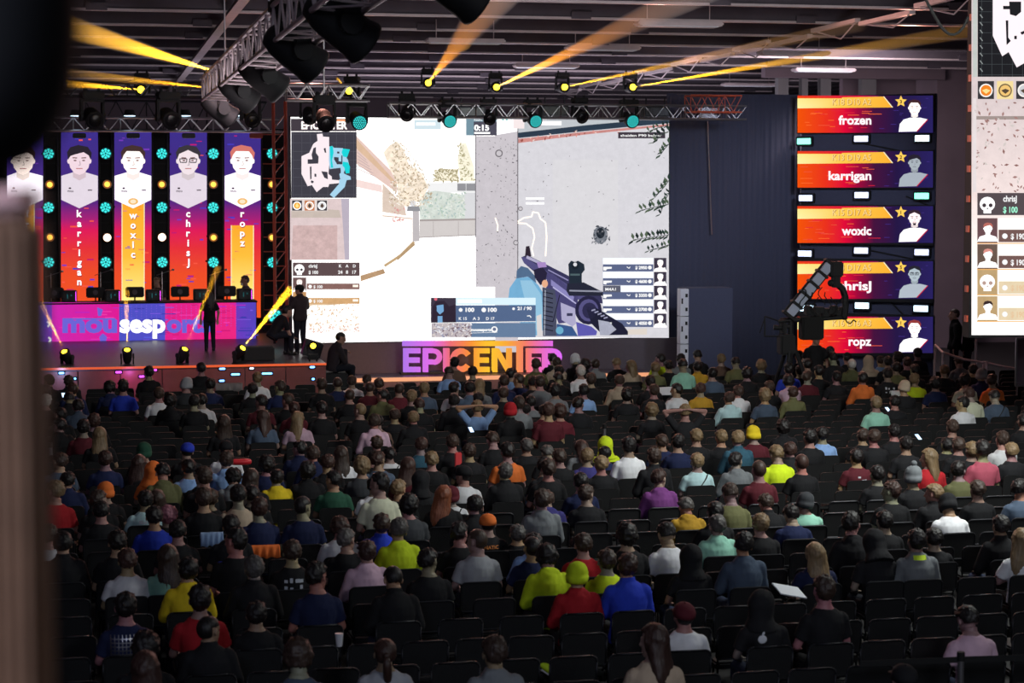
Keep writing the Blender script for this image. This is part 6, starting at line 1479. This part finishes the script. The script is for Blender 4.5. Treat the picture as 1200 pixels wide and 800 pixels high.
# ---------------------------------------------------------------- people on and by the stage
KIT['stand'] = body_kit('stand', .0, lambda s, T: (Vector((s * .27, -.02, 1.16)), Vector((s * .25, .06, .93))), stand=True)
KIT['hold'] = body_kit('hold', .0, lambda s, T: (Vector((s * .25, .06, 1.2)), Vector((s * .05, .26, 1.45))), (0.4, 0, 0), stand=True)
KIT['sitside'] = body_kit('sitside', .3, lambda s, T: (Vector((s * .17, .2, .66)), Vector((s * .03, .27, .9))), (0, -.1, 0))
KIT['crouch'] = body_kit('crouch', .6, lambda s, T: (Vector((s * .2, .3, .55)), Vector((s * .1, .45, .45))), (0, .2, 0))
def by(pose, px_, py_foot, d_or_z, label, hair, top, c, rz, mode='z', height=None, headpy=None, child=None):
    K = KIT[pose]
    if mode == 'z': p = at_z(px_, py_foot, d_or_z)
    o = make_person(pose, tuple(p), 1.0, hair, top, c, rz)
    if headpy:  # own body height from the photograph
        h = at_y(px_, headpy, p.y).z - p.z; sc = h / K['hz']; sc = max(.85, min(1.15, sc)); o.scale = (sc, sc, sc)
    tag(o, label, 'person'); return o
by('stand', 246, 411, ZS, 'woman in black standing with her back to us before the team desk', 'ld', 't', (24, 22, 26), .1, headpy=349)
o = by('hold', 352, 415, ZS, 'man in dark coat and cap standing before the main screen, holding a camera', 'C:black', 'j', (52, 44, 48), .5, headpy=340)
MB().box((-.12, .32, 1.5), (.16, .14, .12), bev=.02).cyl((-.12, .38, 1.5), (-.12, .52, 1.5), .045, .05, 12).box((-.12, .3, 1.6), (.05, .16, .05), bev=.01).build('held_camera', M['black'], None)
hc = bpy.data.objects['held_camera']; hc.matrix_world = Matrix.Translation(o.location) @ Matrix.Rotation(.9, 4, 'Z') @ Matrix.Scale(o.scale[0], 4); tag(hc, 'black camera held up by the man in the dark coat', 'camera')
# seated man beside the stage, in profile towards the right
p = at_z(397, 443, ZA); st_y = 46.6
p = at_y(392, 443, 46.3); z0 = 0.0
hz_ = at_y(398, 397, 46.3).z
o = make_person('sitside', (p.x, 46.4, hz_ - KIT['sitside']['hz'] * 1.05), 1.05, 'bd', 'j', (50, 44, 50), -1.35); tag(o, 'man in dark clothes sitting in profile on a case at the stage corner', 'person')
zc = hz_ - KIT['sitside']['hz'] * 1.05
t = empty('flight_case', (p.x - .05, 46.4, 0), 'black flight case carrying the man seated at the stage corner', 'case')
MB().box((0, 0, (zc + .43) / 2), (.7, .6, zc + .43), bev=.02).build('body', M['black'], t); MB().box((.35, -.15, zc + .15), (.01, .2, .1)).box((-.0, -.31, .55), (.3, .01, .16)).build('label_plate', M['paper'], t)
MB().box((.62, 0, zc - .02), (.5, .5, .04)).box((.62, 0, zc / 2 - .02), (.46, .46, zc - .04)).build('step', M['black'], t)
o = by('crouch', 322, 417, ZS, 'technician in black crouching beside the low round lamp', 'sd', 't', (26, 24, 30), -1.2)
# players and presenter at the desk
for px, py, lab, hair, c, rz in ((183, 331, 'fair-haired player with headset seated behind the desk', 'sl', (60, 52, 56), 2.6), (285, 329, 'bearded player in grey top seated behind the desk, head turned aside', 'sm', (86, 78, 92), 1.9)):
    Y = YD + 1.15; h = at_y(px, py, Y); o = make_person('up', (h.x, Y, h.z - 1.215), 1.0, hair, 't', c, rz); tag(o, lab, 'person')
    if hair == 'sl': link('headphones', HAIR[('phones', 0)], o, matrix=KIT['up']['H'])
    else: MB().ell((0, .075, -.075), (.045, .03, .04)).build('beard', M['hair'], o).matrix_local = KIT['up']['H']; o.children[-1].color = (*lin((60, 42, 34)), 1)
    zb = h.z - 1.215
    ch = MB().box((0, 0, .43), (.5, .5, .08), bev=.03).cyl((0, 0, 0), (0, 0, .4), .04, n=10).cyl((0, 0, 0), (0, 0, .04), .28, n=18).build('gaming_chair', M['black'], loc=(h.x, Y, zb)); tag(ch, 'black swivel chair under the ' + ('fair-haired' if hair == 'sl' else 'bearded') + ' player', 'chair')
zp = at_y(183, 331, YD + 1.15).z - 1.215
o = pbox('player_riser', at_y(40, 350, YD + .9).x, at_y(300, 350, YD + .9).x, YD + .75, YD + 2.2, ZS, max(ZS + .05, zp), M['black']); tag(o, 'black riser behind the team desk under the players', 'riser')
# operator at the crane, guards at the right, one more standing guard
h = at_d(956, 396.5, 45); o = make_person('stand', (h.x, h.y, 0), (h.z) / KIT['stand']['hz'], 'sd', 't', (28, 27, 30), PI); tag(o, 'crane operator in black standing under the jib, facing the audience', 'person')
for px, py, lab, rz, c in ((1119, 369, 'guard in black suit standing by the railing, facing the stage', 1.3, (24, 23, 26)), (1134.5, 373, 'guard in black partly hidden by the hanging screen edge', 1.0, (28, 26, 28))):
    h = at_d(px, py, 51.5); o = make_person('stand', (h.x, h.y, 0), h.z / KIT['stand']['hz'], 'bm', 'j', c, rz); tag(o, lab, 'person')

# ---------------------------------------------------------------- small things in the audience
def near_row(px, py, z):  # point at height z
    return at_z(px, py, z)
for px, py, lab, c in ((74.5, 463, 'glowing phone held near the blue stage light', 0), (90.5, 481, 'second glowing phone, one row nearer than the first', 0), (1040.5, 480, 'glowing phone held behind the orange hoodie', 0), (552, 503.5, 'glowing phone under the person with hands behind head', 0), (1076, 512, 'small glowing phone in the dark centre rows', 0)):
    p = near_row(px, py, .95); t = empty('phone', p, lab, 'phone'); t.rotation_euler = (-1.0, 0, .2)
    MB().box((0, 0, 0), (.075, .009, .15), bev=.003).build('case', M['black'], t); MB().box((0, -.0055, 0), (.068, .002, .14)).build('screen', M['phone'], t)
p = at_z(397.5, 757, .8); o = MB().cyl((0, 0, 0), (0, 0, .12), .028, .04, 18).cyl((0, 0, .12), (0, 0, .125), .042, n=18).build('paper_cup', M['white'], loc=p); tag(o, 'white paper cup on an empty chair behind the white-striped navy top', 'cup')
def cloth_drape(px, py, w, h, c, label, name):
    p = at_z(px, py, .93); m_ = mat(name + '_cloth', c, .85, bump=.3, nscale=20); b = MB(); n = 24; vs = []
    prof = [(-.05, -h), (-.045, -h * .5), (-.04, 0), (.0, .03), (.04, 0), (.045, -h * .4)]
    for i in range(n + 1):
        x = -w / 2 + w * i / n
        for (y, z) in prof: vs.append((x, y - .012 * math.sin(i * 1.1) * (1 if z < -.02 else .2), z + .01 * math.sin(i * .8) * (1 if z < 0 else 0)))
    q = len(prof); b.add(vs, [(i * q + j, (i + 1) * q + j, (i + 1) * q + j + 1, i * q + j + 1) for i in range(n) for j in range(q - 1)])
    o = b.build(name, m_, loc=p, smooth=True); o.modifiers.new('t', 'SOLIDIFY').thickness = .008; return tag(o, label, 'clothing')
cloth_drape(310, 641, .36, .12, (245, 120, 50), 'bright orange jacket draped over a chair back', 'draped_jacket')
cloth_drape(248, 626, .28, .14, (150, 178, 216), 'pale blue cloth draped over a chair back', 'draped_cloth')
cloth_drape(268, 450, .6, .16, (150, 140, 140), 'pale grey coat lying over a chair in the front rows', 'draped_coat')
cloth_drape(1052, 459, .34, .1, (205, 210, 215), 'white scarf draped beside the beige beanie', 'draped_scarf')
p = at_z(282, 541, 1.05); o = MB().loft([(Vector((x, 0, 0)), r_, r_, Matrix.Rotation(PI / 2, 3, 'Y')) for x, r_ in ((-.18, .01), (-.16, .04), (-.08, .05), (.08, .05), (.15, .04), (.17, .01))], 16).build('inflatable_stick', mat('red_inflatable', (225, 50, 60), .3), loc=p, smooth=True); tag(o, 'red inflatable cheering stick beside the white T-shirt and black cap', 'inflatable stick')
p = at_z(537, 541, .95); o = MB().box((0, 0, 0), (.11, .03, .3), bev=.012).build('hanging_lanyard', mat('coral_fabric', (235, 70, 75), .7), loc=p); tag(o, 'bright coral-red strap hanging behind the brown-haired spectator', 'strap')
for i, (px, py, lab) in enumerate(((647, 786, 'neon yellow shoe resting low between the empty chairs'), (677, 781, 'neon yellow and grey shoe tilted up beside its pair'))):
    p = at_z(px, py, .5); o = MB().ell((0, .03, 0), (.045, .14, .04)).ell((0, -.06, .02), (.042, .06, .06)).box((0, .01, -.035), (.085, .28, .02), bev=.008, mi=1).build('shoe', [M['limetrim'], M['white']], loc=p, smooth=True); o.rotation_euler = (.5, .3 if i else -.2, .9 - i * 1.6); tag(o, lab, 'shoe')
p = at_z(925, 692, .9); o = MB().box((0, 0, 0), (.34, .012, .22), Matrix.Rotation(-1.25, 3, 'X') @ Matrix.Rotation(.3, 3, 'Z') @ Matrix.Rotation(-.15, 3, 'Y')).build('paper_sheet', M['paper'], loc=p); tag(o, 'white sheet of paper held beside the long fair hair', 'paper')
p = at_z(781, 458, .95); o = MB().box((0, 0, 0), (.3, .01, .22), Matrix.Rotation(-.8, 3, 'X')).build('paper_sheet', M['paper'], loc=p); tag(o, 'white sheet of paper behind the mint T-shirt', 'paper')
p = at_z(893.5, 749, .95); o = MB().ell((0, 0, 0), (.045, .012, .04)).ell((.01, 0, .055), (.012, .006, .02), Matrix.Rotation(.5, 3, 'Y')).build('laptop_emblem', M['paper'], loc=p); tag(o, 'small pale fruit-shaped emblem glowing in the dark near the hooded sitter', 'emblem')  # taken for a laptop lid mark; no lid is modelled

# ---------------------------------------------------------------- light
w = bpy.data.worlds.new('hall_air'); SC.world = w; w.use_nodes = True; w.node_tree.nodes['Background'].inputs['Color'].default_value = (.55, .6, .8, 1); w.node_tree.nodes['Background'].inputs['Strength'].default_value = .06
def area(loc, size, power, color, rot=(0, 0, 0), nm_='audience_fill', sy=None):
    l = bpy.data.lights.new(nm_, 'AREA'); l.energy = power; l.color = color; l.size = size
    if sy: l.shape = 'RECTANGLE'; l.size_y = sy
    lo = bpy.data.objects.new(nm_, l); COL.objects.link(lo); lo.location = loc; lo.rotation_euler = rot; return lo
area((-3, -1, 8.3), 3, 330, (.66, .74, 1), (math.radians(60), 0, math.radians(-15)))  # unseen fill lights added overhead to brighten the audience's backs
area((9, 2, 8.6), 4, 520, (.88, .93, 1), (math.radians(55), 0, math.radians(-10)))
area((13, 22, 8.7), 4, 1500, (.95, 1, .95), (math.radians(40), 0, math.radians(-10)))
# stage fill spots, added above the seats without fixtures
def spotwash(loc, target, power, color, nm_):
    l = bpy.data.lights.new(nm_, 'SPOT'); l.energy = power; l.color = color; l.spot_size = math.radians(50); l.spot_blend = .8; l.shadow_soft_size = .6
    lo = bpy.data.objects.new(nm_, l); COL.objects.link(lo); lo.matrix_world = Matrix.Translation(loc) @ (Vector(loc) - Vector(target)).to_track_quat('Z', 'Y').to_matrix().to_4x4()
spotwash((3, 38, 7.8), (2, 51, 2), 900, (.95, .7, .75), 'stage_fill'); spotwash((10, 38, 7.8), (11, 51, 2), 900, (.75, .8, 1), 'stage_fill'); spotwash((17, 38, 7.8), (18, 52, 3), 1800, (.72, .78, 1), 'stage_fill')
# unseen fill added below to brighten the roof deck and steel
area((6, 30, 2.0), 4, 650, (1, .88, .92), (PI, 0, 0), 'roof_fill'); area((12, 60, 1.5), 8, 1300, (.95, .88, 1), (PI, 0, 0), 'roof_fill')
for bx in (5, 13.5, 20):  # unseen warm spots added to put red rims on the hair
    spotwash((bx, 46.4, 8.6), (bx - 2, 22, 0), 1100, (1, .42, .32), 'hair_rim_fill'); l_ = bpy.data.lights[-1]
for l_ in bpy.data.lights:
    if l_.name.startswith('hair_rim_fill'): l_.shadow_soft_size = .03; l_.spot_size = math.radians(110)
area((21, 52, 8.5), 3, 500, (1, .85, .88), (math.radians(35), 0, 0), 'stage_fill')  # fill added to brighten the rear right wall
c = SC.cycles
c.max_bounces = 4; c.diffuse_bounces = 2; c.glossy_bounces = 2; c.transmission_bounces = 2; c.volume_bounces = 0; c.transparent_max_bounces = 6
c.use_denoising = True; c.sample_clamp_indirect = 4; c.sample_clamp_direct = 0; c.caustics_reflective = False; c.caustics_refractive = False
